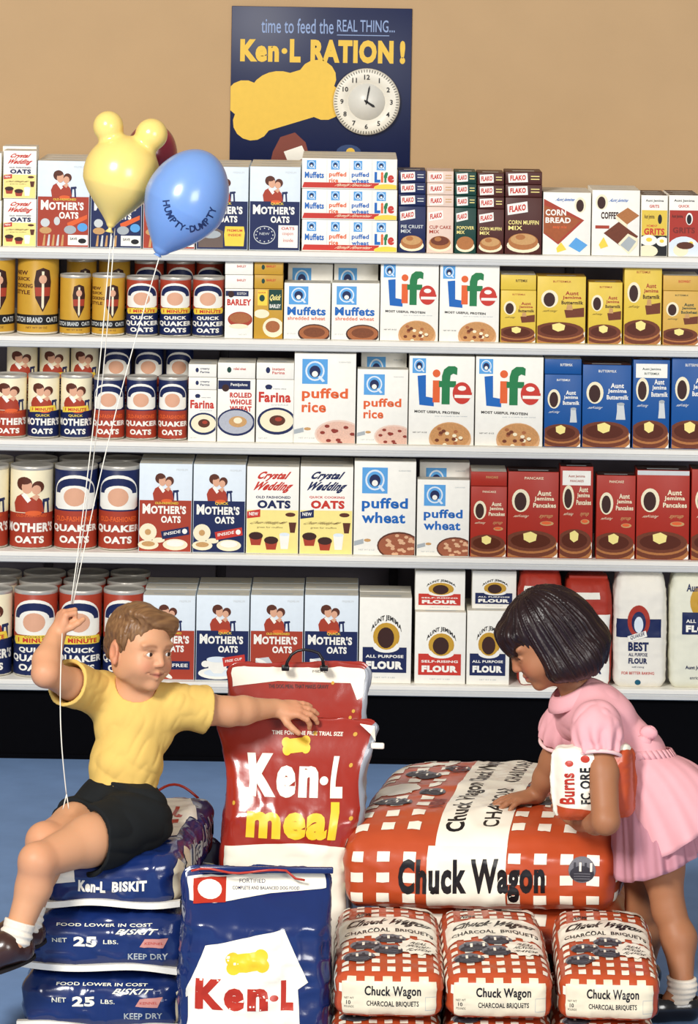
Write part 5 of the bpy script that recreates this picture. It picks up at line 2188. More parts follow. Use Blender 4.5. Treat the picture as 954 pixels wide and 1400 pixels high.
hs = .77
bt = wv(192, 886, -2.13)
yaw, roll, pit = math.radians(42), math.radians(8), math.radians(4)
fwd = V(math.sin(yaw) * math.cos(pit), -math.cos(yaw) * math.cos(pit), -math.sin(pit))
up = V(math.sin(roll), 0, math.cos(roll))
BM = basis(fwd, up)
HF = head_field(1.45).moved(BM, bt, hs)

j = dict(neck=wv(184, 936, -2.11), chest=wv(186, 985, -2.10), belly=wv(172, 1045, -2.12), hip=wv(164, 1108, -2.14),
         rsh=wv(134, 948, -2.10), rel=wv(60, 922, -2.24), rwr=wv(77, 868, -2.17),
         lsh=wv(243, 965, -2.09), lel=wv(312, 973, -2.05), lwr=wv(376, 968, -1.985),
         lhip=wv(190, 1122, -2.20), lkn=wv(52, 1178, -2.40), lan=wv(21, 1283, -2.43),
         rhip=wv(142, 1116, -2.10), rkn=wv(62, 1150, -2.30), ran=wv(36, 1262, -2.367))


def boy_trunk(grow_=0.0):
    T = Field()
    R = basis((.12, -1, 0), (.06, 0, 1))
    g = grow_
    T.ell(j['chest'], V(.079 + g, .056 + g, .068 + g), R, k=.02)
    T.ell(j['belly'], V(.067 + g, .058 + g, .062 + g), R, k=.03)
    T.ell(j['hip'], V(.076 + g, .064 + g, .055 + g), R, k=.03)
    T.cone(j['rsh'] + V(.012, 0, 0), j['lsh'] - V(.012, 0, 0), .034 + g, .034 + g, k=.025)
    return T


def boy_rarm(g=0.0, upto=1.0):
    return [j['rsh'], j['rel'], j['rwr']], [.034 + g, .030 + g, .0195 + g]


Bd = boy_trunk()
Bd.cone(j['neck'] - V(0, 0, .015), bt + hs * (BM @ V(0, -.02, -.035)), .036, .033, k=.015)
Bd.chain([j['rsh'], (j['rsh'] + j['rel']) / 2, j['rel'] + V(.004, 0, .004)], [.033, .030, .0255], k=.012)
f1 = j['rel'] * .65 + j['rwr'] * .35
Bd.chain([j['rel'] + V(.002, 0, 0), f1 + V(-.003, 0, 0), j['rwr']], [.025, .0265, .019], k=.012)
Bd.chain([j['lsh'], (j['lsh'] + j['lel']) / 2, j['lel']], [.034, .032, .0285], k=.012)
f2 = j['lel'] * .68 + j['lwr'] * .32
Bd.chain([j['lel'], f2, j['lwr']], [.0275, .0275, .0175], k=.012)
for a in 'lr':
    h, k_, n = j[a + 'hip'], j[a + 'kn'], j[a + 'an']
    Bd.chain([h, (h + k_) / 2, k_], [.056, .046, .033], k=.02)
    Bd.ell(k_ + V(-.004, -.006, .002), (.031, .031, .032), k=.015)
    c = k_ * .66 + n * .34 + V(.006, .010, 0)
    Bd.chain([k_, c, n], [.031, .033, .0225], k=.015)
    Bd.chain([n, n + V(-.012, -.03, -.022) * .5], [.024, .024], k=.01)
Bd.merge(HF)
# raised fist with the strings; other hand resting on the red sack
dR = j['rwr'] - f1
dR = dR / np.linalg.norm(dR)
Bd.merge(hand_field(j['rwr'], V(.30, .10, .95), V(.85, .45, -.25), -1, .80, (1.45, 1.45, 1.5, 1.55), (.55, .9), .03, .35))
Bd.merge(hand_field(j['lwr'], V(.97, .10, -.06), V(-.10, .55, -.8), -1, .86, (.55, .40, .28, .22), (.95, .35), .13, .25))
lo_ = np.min([p for p in j.values()] + [bt], 0) - .13
hi_ = np.max([p for p in j.values()] + [bt], 0) + .14
v, q = grow(Bd, lo_, hi_, .0021)
v = relax(v, q, 1, .35)
col = head_tint(v, BM, bt, hs, base_c, lip_c, blush_c, brow_c)
far = np.linalg.norm(v - bt, axis=1) > .115
col[far] = np.array(base_c)
for (c, r, w) in ((j['lkn'], .04, .35), (j['rkn'], .04, .35), (j['rel'], .03, .35), (j['rwr'] + V(.01, 0, .04), .03, .35), (j['lwr'] + V(.05, 0, 0), .035, .35)):
    a = (w * np.exp(-(np.linalg.norm(v - c, axis=1) / r) ** 2))[:, None]
    col = col * (1 - a) + np.array(blush_c) * a
grown_obj('body', v, q, SKIN_M, boy, boy_loc, col)
look = V(.93, -.36, -.05)
for s_ in (-1, 1):
    tag(eye(boy, BM, bt, hs, s_, look, boy_loc, mat('#3d2a1e', .2)), 'brown eye glancing sideways')

# hair: short, side parted, combed over the forehead
HR = Field()
HR.ell((0, -.018, .036), (.077, .092, .078), k=.01)
HR.ell((0, -.060, -.005), (.062, .045, .055), k=.02)
HR.ell((-.015, .046, .078), (.052, .030, .022), k=.02)
HR.ell((-.040, .046, .066), (.028, .026, .024), k=.02)
HR.ell((.030, .015, .094), (.04, .05, .018), k=.02)
for s_ in (-1, 1): HR.ell((s_ * .070, .010, .012), (.008, .020, .026), k=.012)
CUT = Field()
CUT.ell((0, .100, .004), (.070, .060, .071), k=.01)
CUT.ell((.035, .088, .035), (.040, .035, .036), k=.01)
for s_ in (-1, 1):
    CUT.ell((s_ * .088, .004, -.020), (.020, .024, .034), k=.005)
    CUT.ell((s_ * .062, .045, -.02), (.03, .034, .045), k=.01)
CUT.ell((0, -.03, -.085), (.12, .12, .05), k=.01)
HRw, CUTw = HR.moved(BM, bt, hs), CUT.moved(BM, bt, hs)


def boy_hair(p):
    d = HRw(p)
    c = CUTw(p)
    h = .006
    hh = np.maximum(h - np.abs(d + c), 0) / h
    d = np.maximum(d, -c) + hh * hh * h * .25
    l = ((p - bt) @ BM) / hs
    # strands swept sideways on top, downwards at the sides
    w = np.clip((l[:, 2] - .045) / .03, 0, 1)
    a = vnoise(np.stack([l[:, 0] * 22, l[:, 1] * 260, l[:, 2] * 90], 1), 3)
    b = vnoise(np.stack([l[:, 0] * 210, l[:, 1] * 210, l[:, 2] * 30], 1), 4)
    n = a * w + b * (1 - w)
    m_ = vnoise(l * 45, 8)
    return d + .0042 * (n - .5) + .004 * (m_ - .5)


v, q = grow(boy_hair, bt - .125, bt + .125, .0017)
l = ((v - bt) @ BM) / hs
n = vnoise(np.stack([l[:, 0] * 30, l[:, 1] * 300, l[:, 2] * 120], 1), 5)[:, None]
side = np.clip((.05 - l[:, 2]) / .04, 0, 1)[:, None]
c0, c1, c2 = np.array(lin('#64432b')), np.array(lin('#8c6742')), np.array(lin('#4c3321'))
hc = c0 * (1 - n) + c1 * n
hc = hc * (1 - .35 * side) + c2 * .35 * side
HAIR_B = tint_mat('hair_boy', .42, 0, .0)
tag(grown_obj('hair', v, q, HAIR_B, boy, boy_loc, hc), 'short light brown side-parted hair')

# T-shirt
SHIRT = cloth('yellow_cotton', '#dab563')
hem_n = V(-.10, .05, -1.0)
hem_n /= np.linalg.norm(hem_n)
hem_p = wv(170, 1072, -2.13)
rs_end = j['rsh'] * .42 + j['rel'] * .58
ls_end = j['lsh'] * .44 + j['lel'] * .56
SH = boy_trunk(.007)
SH.cone(j['rsh'], rs_end + (rs_end - j['rsh']) * .4, .041, .050, k=.02)
SH.cone(j['lsh'], ls_end + (ls_end - j['lsh']) * .4, .041, .051, k=.02)
INN = Field()
INN.cone(j['rsh'] * .3 + rs_end * .7, rs_end + (rs_end - j['rsh']) * .6, .036, .046, k=.004)
INN.cone(j['lsh'] * .3 + ls_end * .7, ls_end + (ls_end - j['lsh']) * .6, .036, .047, k=.004)
INN.cone(j['neck'] + V(.004, -.012, .004), bt + hs * (BM @ V(0, -.0, -.03)), .041, .055, k=.004)
INN.ell(j['hip'] - V(0, 0, .03), (.078, .066, .07), k=.004)
SF = np.array([[.5, .2, .9], [.2, 1, .1], [.85, .1, -.45]]).T


def boy_shirt(p):
    d = SH(p)
    zz = np.clip((j['neck'][2] - p[:, 2]) / .1, 0, 1)
    d = d + fold(p, SF * V(1, .6, .35), .0034, 22, 11) * zz + fold(p, SF * V(.5, .5, 1.2), .0022, 46, 13)
    d = np.maximum(d, (p - hem_p) @ hem_n - .003 * np.sin(p[:, 0] * 90))
    for a, e in ((j['rsh'], rs_end), (j['lsh'], ls_end)):
        n = (e - a) / np.linalg.norm(e - a)
        near = np.linalg.norm(p - e, axis=1) < .085
        d = np.where(near, np.maximum(d, (p - e) @ n), d)
    return np.maximum(d, -INN(p))


lo_ = np.min([j['rel'], hem_p, j['lel'], j['hip']], 0) - .09
hi_ = np.max([j['rel'], bt, j['lel']], 0) + .06
v, q = grow(boy_shirt, lo_, hi_, .0024)
v = relax(v, q, 1, .3)
grown_obj('t_shirt', v, q, SHIRT, boy, boy_loc)

# shorts
SHORT = cloth('black_cotton', '#1b1d1e', .15)
SO = Field()
R = basis((.12, -1, 0), (.06, 0, 1))
SO.ell(j['hip'] + V(0, 0, .004), (.085, .073, .062), R, k=.01)
SO.ell(j['belly'] * .35 + j['hip'] * .65, (.073, .064, .05), R, k=.02)
lend = j['lhip'] * .50 + j['lkn'] * .50
rend = j['rhip'] * .46 + j['rkn'] * .54
SO.cone(j['lhip'], lend + (lend - j['lhip']) * .3, .068, .066, k=.02)
SO.cone(j['rhip'], rend + (rend - j['rhip']) * .3, .064, .060, k=.02)
SI = Field()
SI.cone(j['lhip'] * .4 + lend * .6, lend + (lend - j['lhip']) * .5, .054, .060, k=.004)
SI.cone(j['rhip'] * .4 + rend * .6, rend + (rend - j['rhip']) * .5, .050, .054, k=.004)
wt = wv(170, 1062, -2.13)


def boy_shorts(p):
    d = SO(p) + fold(p, np.array([[.3, .1, 1], [.1, 1, .2], [1, .1, -.3]]).T * V(1, .5, .4), .007, 28, 21)
    d = np.maximum(d, (p - wt) @ V(.08, 0, .997))
    for a, e in ((j['lhip'], lend), (j['rhip'], rend)):
        n = (e - a) / np.linalg.norm(e - a)
        n = n + V(-.15, 0, .25); n /= np.linalg.norm(n)
        near = np.linalg.norm(p - e, axis=1) < .10
        d = np.where(near, np.maximum(d, (p - e) @ n), d)
    return np.maximum(d, -SI(p))


v, q = grow(boy_shorts, j['hip'] - V(.17, .22, .12), j['hip'] + V(.12, .12, .10), .0024)
v = relax(v, q, 1, .3)
grown_obj('shorts', v, q, SHORT, boy, boy_loc)

# socks and shoes
SOCK = mat('#e8ddcc', .9, spec=.1, var=.08, scale=200, bump=.5, bscale=700, name='white_ribbed_sock')
SHOE = mat('#3a211a', .3, spec=.5, var=.1, scale=80, coat=.3, name='brown_leather')
SOLE = mat('#1a1413', .7, name='dark_sole')
TOE = lambda n_: n_ + V(-.085, -.035, -.042)
for a in 'lr':
    k_, n_ = j[a + 'kn'], j[a + 'an']
    S = Field()
    top = k_ * .22 + n_ * .78
    S.chain([top, n_, n_ + V(-.008, -.008, -.014)], [.0305, .0275, .028], k=.012)
    ax = (n_ - k_) / np.linalg.norm(n_ - k_)

    def sock(p, S=S, n_=n_, ax=ax, top=top):
        t = (p - top) @ ax
        return np.maximum(S(p) + .0016 * np.sin(t * 480) * (t > .012), -t)
    v, q = grow(sock, n_ - .07, n_ + .08, .002)
    grown_obj('sock', v, q, SOCK, boy, boy_loc)
    heel = n_ + V(.010, .006, -.020)
    toe = TOE(n_)
    S = Field()
    S.chain([heel, n_ + V(-.018, -.016, -.014), (heel + toe) / 2 + V(-.012, -.01, .002), toe], [.0275, .029, .027, .0245], k=.014)
    SU = V(-.25, -.2, .9)
    SU = SU - (toe - heel) * (SU @ (toe - heel)) / ((toe - heel) @ (toe - heel))
    SU /= np.linalg.norm(SU)
    CUTS = Field().cone(n_ + V(.0, .0, -.006), n_ - ax * .05, .028, .034, k=.004)

    def shoe(p, S=S, CUTS=CUTS, heel=heel, SU=SU):
        d = np.maximum(S(p), -((p - heel) @ SU) - .020)
        return np.maximum(d, -CUTS(p))
    v, q = grow(shoe, np.minimum(heel, toe) - .05, np.maximum(heel, toe) + .06, .0024)
    so = grown_obj('shoe', v, q, SHOE, boy, boy_loc)
    fx = (toe - heel) / np.linalg.norm(toe - heel)
    sx = np.cross(fx, SU)
    m = MB()
    ring = []
    L_ = np.linalg.norm(toe - heel)
    for k in range(28):
        w = 2 * PI * k / 28
        ring.append(heel + fx * (L_ / 2 + (L_ / 2 + .027) * math.cos(w)) + sx * (.0275 * math.sin(w)) - SU * .0195 - boy_loc)
    lowr = [p - SU * .006 for p in ring]
    m.add(ring + lowr, [tuple(range(28)), tuple(range(55, 27, -1))] + [(k, k + 28, (k + 1) % 28 + 28, (k + 1) % 28) for k in range(28)], SOLE)
    m.obj('sole', parent=so)
# ------------------------------------------------------------------ the girl
SKIN_G = tint_mat('skin_girl', .5)
g_base, g_lip, g_blush, g_brow = lin('#a26c4b'), lin('#a4504a'), lin('#b8694f'), lin('#2a1a14')
G_loc = V(*W(905, 1392, -2.2)[:2], 0.0)
girl = tag(empty('person', G_loc), 'girl in a pink puff-sleeved dress bending over the big checked sack', 'person')
gs = .86
gt = wv(742, 874, -2.06)
GM = basis(V(-.82, -.16, -.55), V(-.55, -.02, .83))
GHF = head_field(.9).moved(GM, gt, gs)
G = dict(neck=wv(783, 945, -2.05), chest=wv(818, 978, -2.06), waist=wv(868, 1032, -2.07), hip=wv(893, 1085, -2.08),
         lsh=wv(815, 988, -2.165), lel=wv(828, 1122, -2.26), lwr=wv(794, 1124, -2.12),
         rsh=wv(778, 985, -1.985), rel=wv(757, 1040, -1.955), rwr=wv(733, 1087, -1.925),
         ahip=wv(895, 1120, -2.10), akn=wv(914, 1245, -2.135), aan=wv(933, 1348, -2.19),
         bhip=wv(880, 1120, -2.035), bkn=wv(877, 1240, -2.0), ban=wv(878, 1330, -1.97))


def girl_trunk(g=0.0):
    T = Field()
    ax = G['neck'] - G['waist']
    R = basis((-.6, -.25, -.7), ax)
    T.ell(G['chest'] + V(.006, 0, -.002), V(.076 + g, .054 + g, .075 + g), R, k=.02)
    T.ell(G['waist'], V(.064 + g, .054 + g, .06 + g), R, k=.03)
    T.ell(G['hip'], V(.075 + g, .066 + g, .06 + g), k=.03)
    T.cone(G['lsh'] + V(0, .012, 0), G['rsh'] - V(0, .012, 0), .031 + g, .031 + g, k=.02)
    return T


Gb = girl_trunk()
Gb.cone(G['neck'] + V(.012, 0, -.012), gt + gs * (GM @ V(0, -.03, -.035)), .034, .031, k=.015)
Gb.chain([G['lsh'], (G['lsh'] + G['lel']) / 2 + V(.004, 0, 0), G['lel']], [.030, .0295, .0265], k=.012)
Gb.chain([G['lel'], G['lel'] * .6 + G['lwr'] * .4, G['lwr']], [.025, .0245, .018], k=.012)
Gb.chain([G['rsh'], G['rel'], (G['rel'] + G['rwr']) / 2, G['rwr']], [.031, .0275, .0235, .017], k=.012)
for a in 'ab':
    h, k_, n = G[a + 'hip'], G[a + 'kn'], G[a + 'an']
    Gb.chain([h, (h + k_) / 2, k_], [.052, .042, .0315], k=.02)
    c = k_ * .62 + n * .38 + V(.010, .004, 0)
    Gb.chain([k_, c, n], [.030, .0335, .0205], k=.015)
    Gb.chain([n, n + V(-.02, -.006, -.03)], [.021, .022], k=.01)
Gb.merge(GHF)
Gb.merge(hand_field(G['rwr'], V(-.88, -.38, -.10), V(0, .1, -1), -1, .88, (.24, .22, .22, .28), (.75, .25), .16, .2))
Gb.merge(hand_field(G['lwr'], V(-.70, .35, .55), V(.0, -.9, .4), 1, .84, (.55, .6, .6, .6), (.6, .5), .08, .3))
P_ = list(G.values()) + [gt]
v, q = grow(Gb, np.min(P_, 0) - .14, np.max(P_, 0) + .13, .0022)
v = relax(v, q, 1, .35)
col = head_tint(v, GM, gt, gs, g_base, g_lip, g_blush, g_brow)
far = np.linalg.norm(v - gt, axis=1) > .12
col[far] = np.array(g_base)
grown_obj('body', v, q, SKIN_G, girl, G_loc, col)
for s_ in (-1, 1):
    eye(girl, GM, gt, gs, s_, GM @ V(0, .85, -.55), G_loc, mat('#2a1a12', .2), .003)

# hair: dark bob with a fringe
GH = Field()
GH.ell((0, -.020, .040), (.084, .098, .080), k=.01)
GH.ell((0, -.085, -.015), (.082, .055, .080), k=.03)
GH.ell((0, -.090, -.070), (.084, .052, .042), k=.03)
for s_ in (-1, 1):
    GH.ell((s_ * .066, -.020, -.02), (.026, .060, .070), k=.02)
    GH.ell((s_ * .068, -.034, -.070), (.026, .066, .042), k=.02)
GH.ell((0, .062, .056), (.068, .034, .034), k=.02)
GH.ell((0, .081, .030), (.058, .013, .024), k=.015)
GC = Field()
GC.ell((0, .110, -.042), (.058, .062, .060), k=.006)
GC.ell((0, .06, -.07), (.052, .05, .07), k=.006)
GC.ell((0, -.01, -.135), (.06, .10, .05), k=.01)
GHw, GCw = GH.moved(GM, gt, gs * .965), GC.moved(GM, gt, gs)
GHw.ell(wv(792, 899, -2.06), (.050, .074, .042), k=.025)
GHw.ell(wv(757, 908, -2.06), (.022, .078, .032), k=.025)


def girl_hair(p):
    d, c = GHw(p), GCw(p)
    h = .005
    hh = np.maximum(h - np.abs(d + c), 0) / h
    d = np.maximum(d, -c) + hh * hh * h * .25
    l = ((p - gt) @ GM) / gs
    ang = np.arctan2(l[:, 0], l[:, 1] + .02)
    a = vnoise(np.stack([ang * 26, l[:, 2] * 9, np.hypot(l[:, 0], l[:, 1]) * 20], 1), 31)
    b = vnoise(np.stack([ang * 60, l[:, 2] * 14, np.hypot(l[:, 0], l[:, 1]) * 40], 1), 32)
    return d + .006 * (a - .5) + .003 * (b - .5)


v, q = grow(girl_hair, gt - .17, gt + .16, .0019)
l = ((v - gt) @ GM) / gs
ang = np.arctan2(l[:, 0], l[:, 1] + .02)
n = vnoise(np.stack([ang * 60, l[:, 2] * 16, l[:, 1] * 10], 1), 33)[:, None]
HAIR_G = tint_mat('hair_girl', .34, 0, .0)
tag(grown_obj('hair', v, q, HAIR_G, girl, G_loc, np.array(lin('#150c0f')) * (1 - n) + np.array(lin('#2c1b1b')) * n), 'dark bobbed hair with a fringe')

# dress
PINKC = cloth('pink_cotton', '#e6a7ac', .05)
PINKT = cloth('pale_pink_trim', '#efc7c4', .04)
PINKU = cloth('mauve_pink_petticoat', '#bd8691', .06)
DR = girl_trunk(.008)
DI = Field()
DI.cone(G['neck'] + V(.004, 0, -.004), gt + gs * (GM @ V(0, -.02, -.035)), .039, .05, k=.004)
wn = G['hip'] - G['chest']
wn /= np.linalg.norm(wn)
we = G['waist'] + wn * .030


def girl_bodice(p):
    d = DR(p) + fold(p, np.array([[.6, .1, .8], [.1, 1, .2], [.8, .1, -.6]]).T * V(.5, .8, .8), .0035, 26, 41)
    d = np.maximum(d, (p - we) @ wn)
    return np.maximum(d, -DI(p))


v, q = grow(girl_bodice, np.min([G['neck'], G['lsh'], we], 0) - .09, np.max([G['neck'], G['rsh'], we], 0) + .10, .0025)
v = relax(v, q, 1, .3)
dress = grown_obj('dress', v, q, PINKC, girl, G_loc)

# puff sleeves with a gathered cuff
for (sh, el, nm) in ((G['lsh'], G['lel'], 'near'), (G['rsh'], G['rel'], 'far')):
    ax = (el - sh) / np.linalg.norm(el - sh)
    end = sh + ax * (.070 if nm == 'near' else .050)
    S = Field()
    S.ell(sh + ax * .022, (.056, .050, .050), basis((-1, 0, 0), -ax), k=.01)
    S.cone(sh, end, .046, .042, k=.02)
    I = Field().cone(end - ax * .012, end + ax * .05, .036, .040, k=.003)
    Rr = basis((-1, 0, .01), -ax)

    def sleeve(p, S=S, I=I, end=end, ax=ax, Rr=Rr):
        l = (p - end) @ Rr
        a = np.arctan2(l[:, 0], l[:, 1])
        t = np.clip(1 - np.abs(l[:, 2]) / .06, 0, 1)
        d = S(p) + .0048 * t * np.sin(a * 11 + 2 * vnoise(p * 30, 5)) + fold(p, np.eye(3), .003, 34, 44)
        return np.maximum(np.maximum(d, (p - end) @ ax), -I(p))
    v, q = grow(sleeve, sh - .09, sh + .09, .0024)
    sl = grown_obj('sleeve', v, q, PINKC, dress, V(0, 0, 0) + G_loc)
    m = MB()
    pts = []
    for k in range(37):
        w = 2 * PI * k / 36
        pts.append(end + Rr @ V(.0425 * math.sin(w), .0425 * math.cos(w), 0) - G_loc)
    m.tube(pts, .004, PINKT, 8, cap=False)
    m.obj('cuff', parent=sl)

# collar
m = MB()
na = (gt - G['neck'])
na = na / np.linalg.norm(na)
Rn = basis((-.8, -.3, -.5), na)
vs, fs = [], []
K, Lr = 40, 5
cc = G['neck'] + na * .006
for i in range(Lr):
    t = i / (Lr - 1)
    for k in range(K):
        w = -2.75 + 5.5 * k / (K - 1)
        r = .038 + .024 * t
        z = .006 - .024 * t ** 1.2 + .002 * math.sin(t * PI)
        vs.append(cc + Rn @ V(r * math.sin(w) * 1.15, r * math.cos(w), z) - G_loc)
for i in range(Lr - 1):
    for k in range(K - 1):
        a = i * K + k
        fs.append((a, a + 1, a + K + 1, a + K))
m.add(vs, fs, PINKC, True)
co_ = m.obj('collar', parent=dress)
sd = co_.modifiers.new('thickness', 'SOLIDIFY')
sd.thickness = .003


# skirts
def skirt(name, top_c, top_r, hem_c, hem_r, tilt, nf, amp, material, seed, top_n):
    m = MB()
    K, Lr = 180, 26
    r_ = random.Random(seed)
    ph = [r_.uniform(0, 6.28) for _ in range(4)]
    Rt = basis((-1, 0, 0), -np.array(top_n))
    vs, fs = [], []
    for i in range(Lr):
        t = i / (Lr - 1)
        for k in range(K):
            w = 2 * PI * k / K
            f = math.sin(nf * w + ph[0] + .8 * math.sin(w * 2 + ph[3])) * .6 + .4 * math.sin((nf * 1.7) // 1 * w + ph[1])
            fl = amp * (t ** 1.2) * f + .002 * math.sin(nf * 3 * w + ph[2]) * (1 - t)
            a = top_c + Rt @ V(top_r[1] * math.sin(w), -top_r[0] * math.cos(w), 0)
            rr = 1 + fl / hem_r[0]
            b = hem_c + V(hem_r[0] * math.cos(w) * rr, hem_r[1] * math.sin(w) * rr, tilt * math.cos(w) * hem_r[0] + .004 * f)
            e = t ** .9
            p = a * (1 - e) + b * e
            p = p + V(0, 0, .018 * math.sin(PI * t))
            vs.append(p - G_loc)
    for i in range(Lr - 1):
        for k in range(K):
            a, b = i * K + k, i * K + (k + 1) % K
            fs.append((a, a + K, b + K, b))
    m.add(vs, fs, material, True)
    o = m.obj(name, parent=dress)
    s2 = o.modifiers.new('thickness', 'SOLIDIFY')
    s2.thickness = .0025
    return o


skirt('skirt', we - wn * .036, (.078, .066), wv(930, 1134, -2.09), (.088, .122), .66, 7, .008, PINKC, 2, wn)
tag(skirt('petticoat', we + wn * .01, (.070, .062), wv(899, 1176, -2.08), (.088, .118), .38, 13, .008, PINKU, 6, wn), 'shorter frilled underskirt showing below the hem')
# sash and bow at the back
m = MB()
Rw = basis((-1, 0, 0), -wn)
pts = [we - wn * .034 + Rw @ V(.068 * math.sin(2 * PI * k / 40), -.080 * math.cos(2 * PI * k / 40), 0) - G_loc for k in range(41)]
for i in range(40):
    a, b = pts[i], pts[i + 1]
    m.add([a - wn * .012, b - wn * .012, b + wn * .012, a + wn * .012], [(0, 1, 2, 3)], PINKC, True)
so = m.obj('sash', parent=dress)
so.modifiers.new('thickness', 'SOLIDIFY').thickness = .003
m = MB()
bc = wv(880, 1002, -2.10)
for (dx, dz, dy) in ((.008, .004, -.02), (-.004, -.014, -.022)):
    c = bc + V(dx, dy, dz)
    vs, fs = [], []
    for i in range(9):
        for k in range(12):
            th, w = PI * i / 8, 2 * PI * k / 12
            vs.append(c + V(.018 * math.sin(th) * math.cos(w), .007 * math.sin(th) * math.sin(w), .013 * math.cos(th) + .003 * math.sin(w * 4)) - G_loc)
    for i in range(8):
        for k in range(12):
            fs.append((i * 12 + k, i * 12 + (k + 1) % 12, (i + 1) * 12 + (k + 1) % 12, (i + 1) * 12 + k))
    m.add(vs, fs, PINKC, True)
m.obj('bow', parent=dress)

# socks, shoes
BSHOE = mat('#131116', .22, spec=.5, var=.1, coat=.4, name='black_patent_leather')
for a in 'ab':
    k_, n_ = G[a + 'kn'], G[a + 'an']
    top = k_ * .12 + n_ * .88
    S = Field().chain([top, n_, n_ + V(-.008, -.004, -.026)], [.0275, .0265, .026], k=.01)

    def sock(p, S=S, n_=n_, top=top):
        return np.maximum(S(p) + .0012 * np.sin(p[:, 2] * 600), p[:, 2] - top[2])
    v, q = grow(sock, n_ - .06, n_ + .06, .002)
    grown_obj('sock', v, q, SOCK, girl, G_loc)
    heel = V(n_[0] + .010, n_[1] + .002, .026)
    toe = V(n_[0] - .098, n_[1] - .02, .022)
    S = Field().chain([heel, heel * .5 + toe * .5 + V(0, 0, .002), toe], [.029, .027, .025], k=.012)
    I = Field().chain([heel + V(-.004, 0, .030), heel * .55 + toe * .45 + V(0, 0, .034)], [.026, .022], k=.01)

    def shoe(p, S=S, I=I):
        return np.maximum(np.maximum(S(p), -I(p)), .002 - p[:, 2])
    v, q = grow(shoe, np.minimum(heel, toe) - .04, np.maximum(heel, toe) + .05, .0024)
    so = grown_obj('shoe', v, q, BSHOE, girl, G_loc)

# the bag she carries under her arm
w_, d_, h_ = .158, .055, .134


def carry(p, q):
    z = p[:, 2] / h_
    p[:, 1] = d_ / 2 + (p[:, 1] - d_ / 2) * (1 - .75 * np.clip((np.abs(p[:, 0]) / (w_ / 2) - .72) / .28, 0, 1) ** 1.5)
    return p


bag = Bag(w_, d_, h_, .016, (.003, .010, .004), .003, 22, 77, carry, cell=.004, fine=.002)
mb = MB()
bag.body(mb, PL_WHT, {'right': PL_ORG, 'back': PL_ORG, 'bottom': PL_ORG})
A = Art()
A.poly([(-.02, .80), (.30, .83), (.66, .92), (.74, .86), (.72, -.02), (1.02, -.02), (1.02, 1.02), (-.02, 1.02)], PL_ORG)
R_ = Art()
R_.text('Burns', .0, .0, .62, .30, PR_RED, .03)
R_.text('FC', .0, .42, .22, .66, PR_BLK, .03)
R_.text('ORE', .30, .42, .72, .66, PR_BLK, .03)
R_.text('LONGER', .0, .74, .62, .88, PR_BLK, .02)
R_.ell(.88, .55, .07, .10, PR_RED, 12)
R_.ell(.80, .2, .06, .09, PR_RED, 12)
rot_put(A, R_, .06, .03, .62, .76)
bag.lay(mb, 'front', A)
o = mb.obj('charcoal_pouch', tuple(wv(814, 1114, -2.185) + V(0, -.032, 0)), rot=(.0, -.04, .10))
tag(o, 'small glossy white and orange bag held under the girl\'s arm', 'bag')

# ------------------------------------------------------------------ balloons
def rubber(name, h):
    return mat(h, .26, spec=.5, var=.03, scale=12, sss=.15, name=name, coat=.25)


def balloon_mesh(F, mt, lo, hi, extra=None):
    v, q = grow(F, lo, hi, .0022)
    v = relax(v, q, 2, .5)
    return v, q


BAL_Y = -2.12
ybl, bbl, rbl = rubber('yellow_balloon_rubber', '#e6c974'), rubber('blue_balloon_rubber', '#7194cc'), rubber('red_balloon_rubber', '#8e2434')


def balloon(name, c, F, mt, knot, label, group='toy balloons on strings'):
    e = empty(name, c)
    tag(e, label, 'balloon', group)
    pt = [o[1] for o in F.ops] + [o[2] for o in F.ops if o[0] == 'c']
    lo, hi = np.min(pt, 0) - .11, np.max(pt, 0) + .11
    v, q = balloon_mesh(F, mt, lo, hi)
    b = grown_obj('balloon_skin', v, q, mt, e, c)
    m = MB()
    kd = V(*knot) - c
    n_ = kd / np.linalg.norm(kd)
    m.tube([kd - n_ * .006, kd + n_ * .002, kd + n_ * .006, kd + n_ * .012], [.006, .0035, .0035, .009], mt, 14)
    m.obj('knot', parent=e)
    return e


yc = wv(166, 232, BAL_Y)
yk = wv(151, 309, BAL_Y)
F = Field()
F.ell(wv(167, 232, BAL_Y), (.070, .066, .068), k=.01)
F.cone(wv(163, 252, BAL_Y), yk + V(.001, 0, .004), .050, .008, k=.06)
F.ell(wv(148, 173, BAL_Y), (.030, .030, .031), k=.012)
F.ell(wv(207, 184, BAL_Y), (.032, .031, .032), k=.012)
F.cone(wv(150, 182, BAL_Y), wv(158, 205, BAL_Y), .018, .020, k=.012)
F.cone(wv(204, 192, BAL_Y), wv(193, 212, BAL_Y), .018, .020, k=.012)
yb = balloon('balloon', yc, F, ybl, yk, 'yellow balloon with two round knobs on top')
bc_ = wv(254, 272, BAL_Y - .085)
bk_ = wv(219, 342, BAL_Y - .085)
ax = V(.42, 0, .9)
RB = basis((0, -1, 0), ax)
F = Field()
F.ell(wv(257, 266, BAL_Y - .085), (.072, .070, .092), RB, k=.01)
F.cone(wv(250, 284, BAL_Y - .085), bk_ + V(.002, 0, .004), .056, .010, k=.07)
bb = balloon('balloon', bc_, F, bbl, bk_, 'blue balloon with dark curved lettering')
# lettering that follows the blue balloon
txt = 'HUMPTY-DUMPTY'
m = MB()
INK = mat('#22335f', .4)
cb = wv(257, 266, BAL_Y - .085)


def on_balloon(px, py):
    p = wv(px, py, BAL_Y - .085)
    Y = BAL_Y - .085
    for _ in range(40):
        p = wv(px, py, Y - .11)
        d = F(p[None])[0]
        if d < .0009: break
        Y += max(d * .8, .0004)
    return p


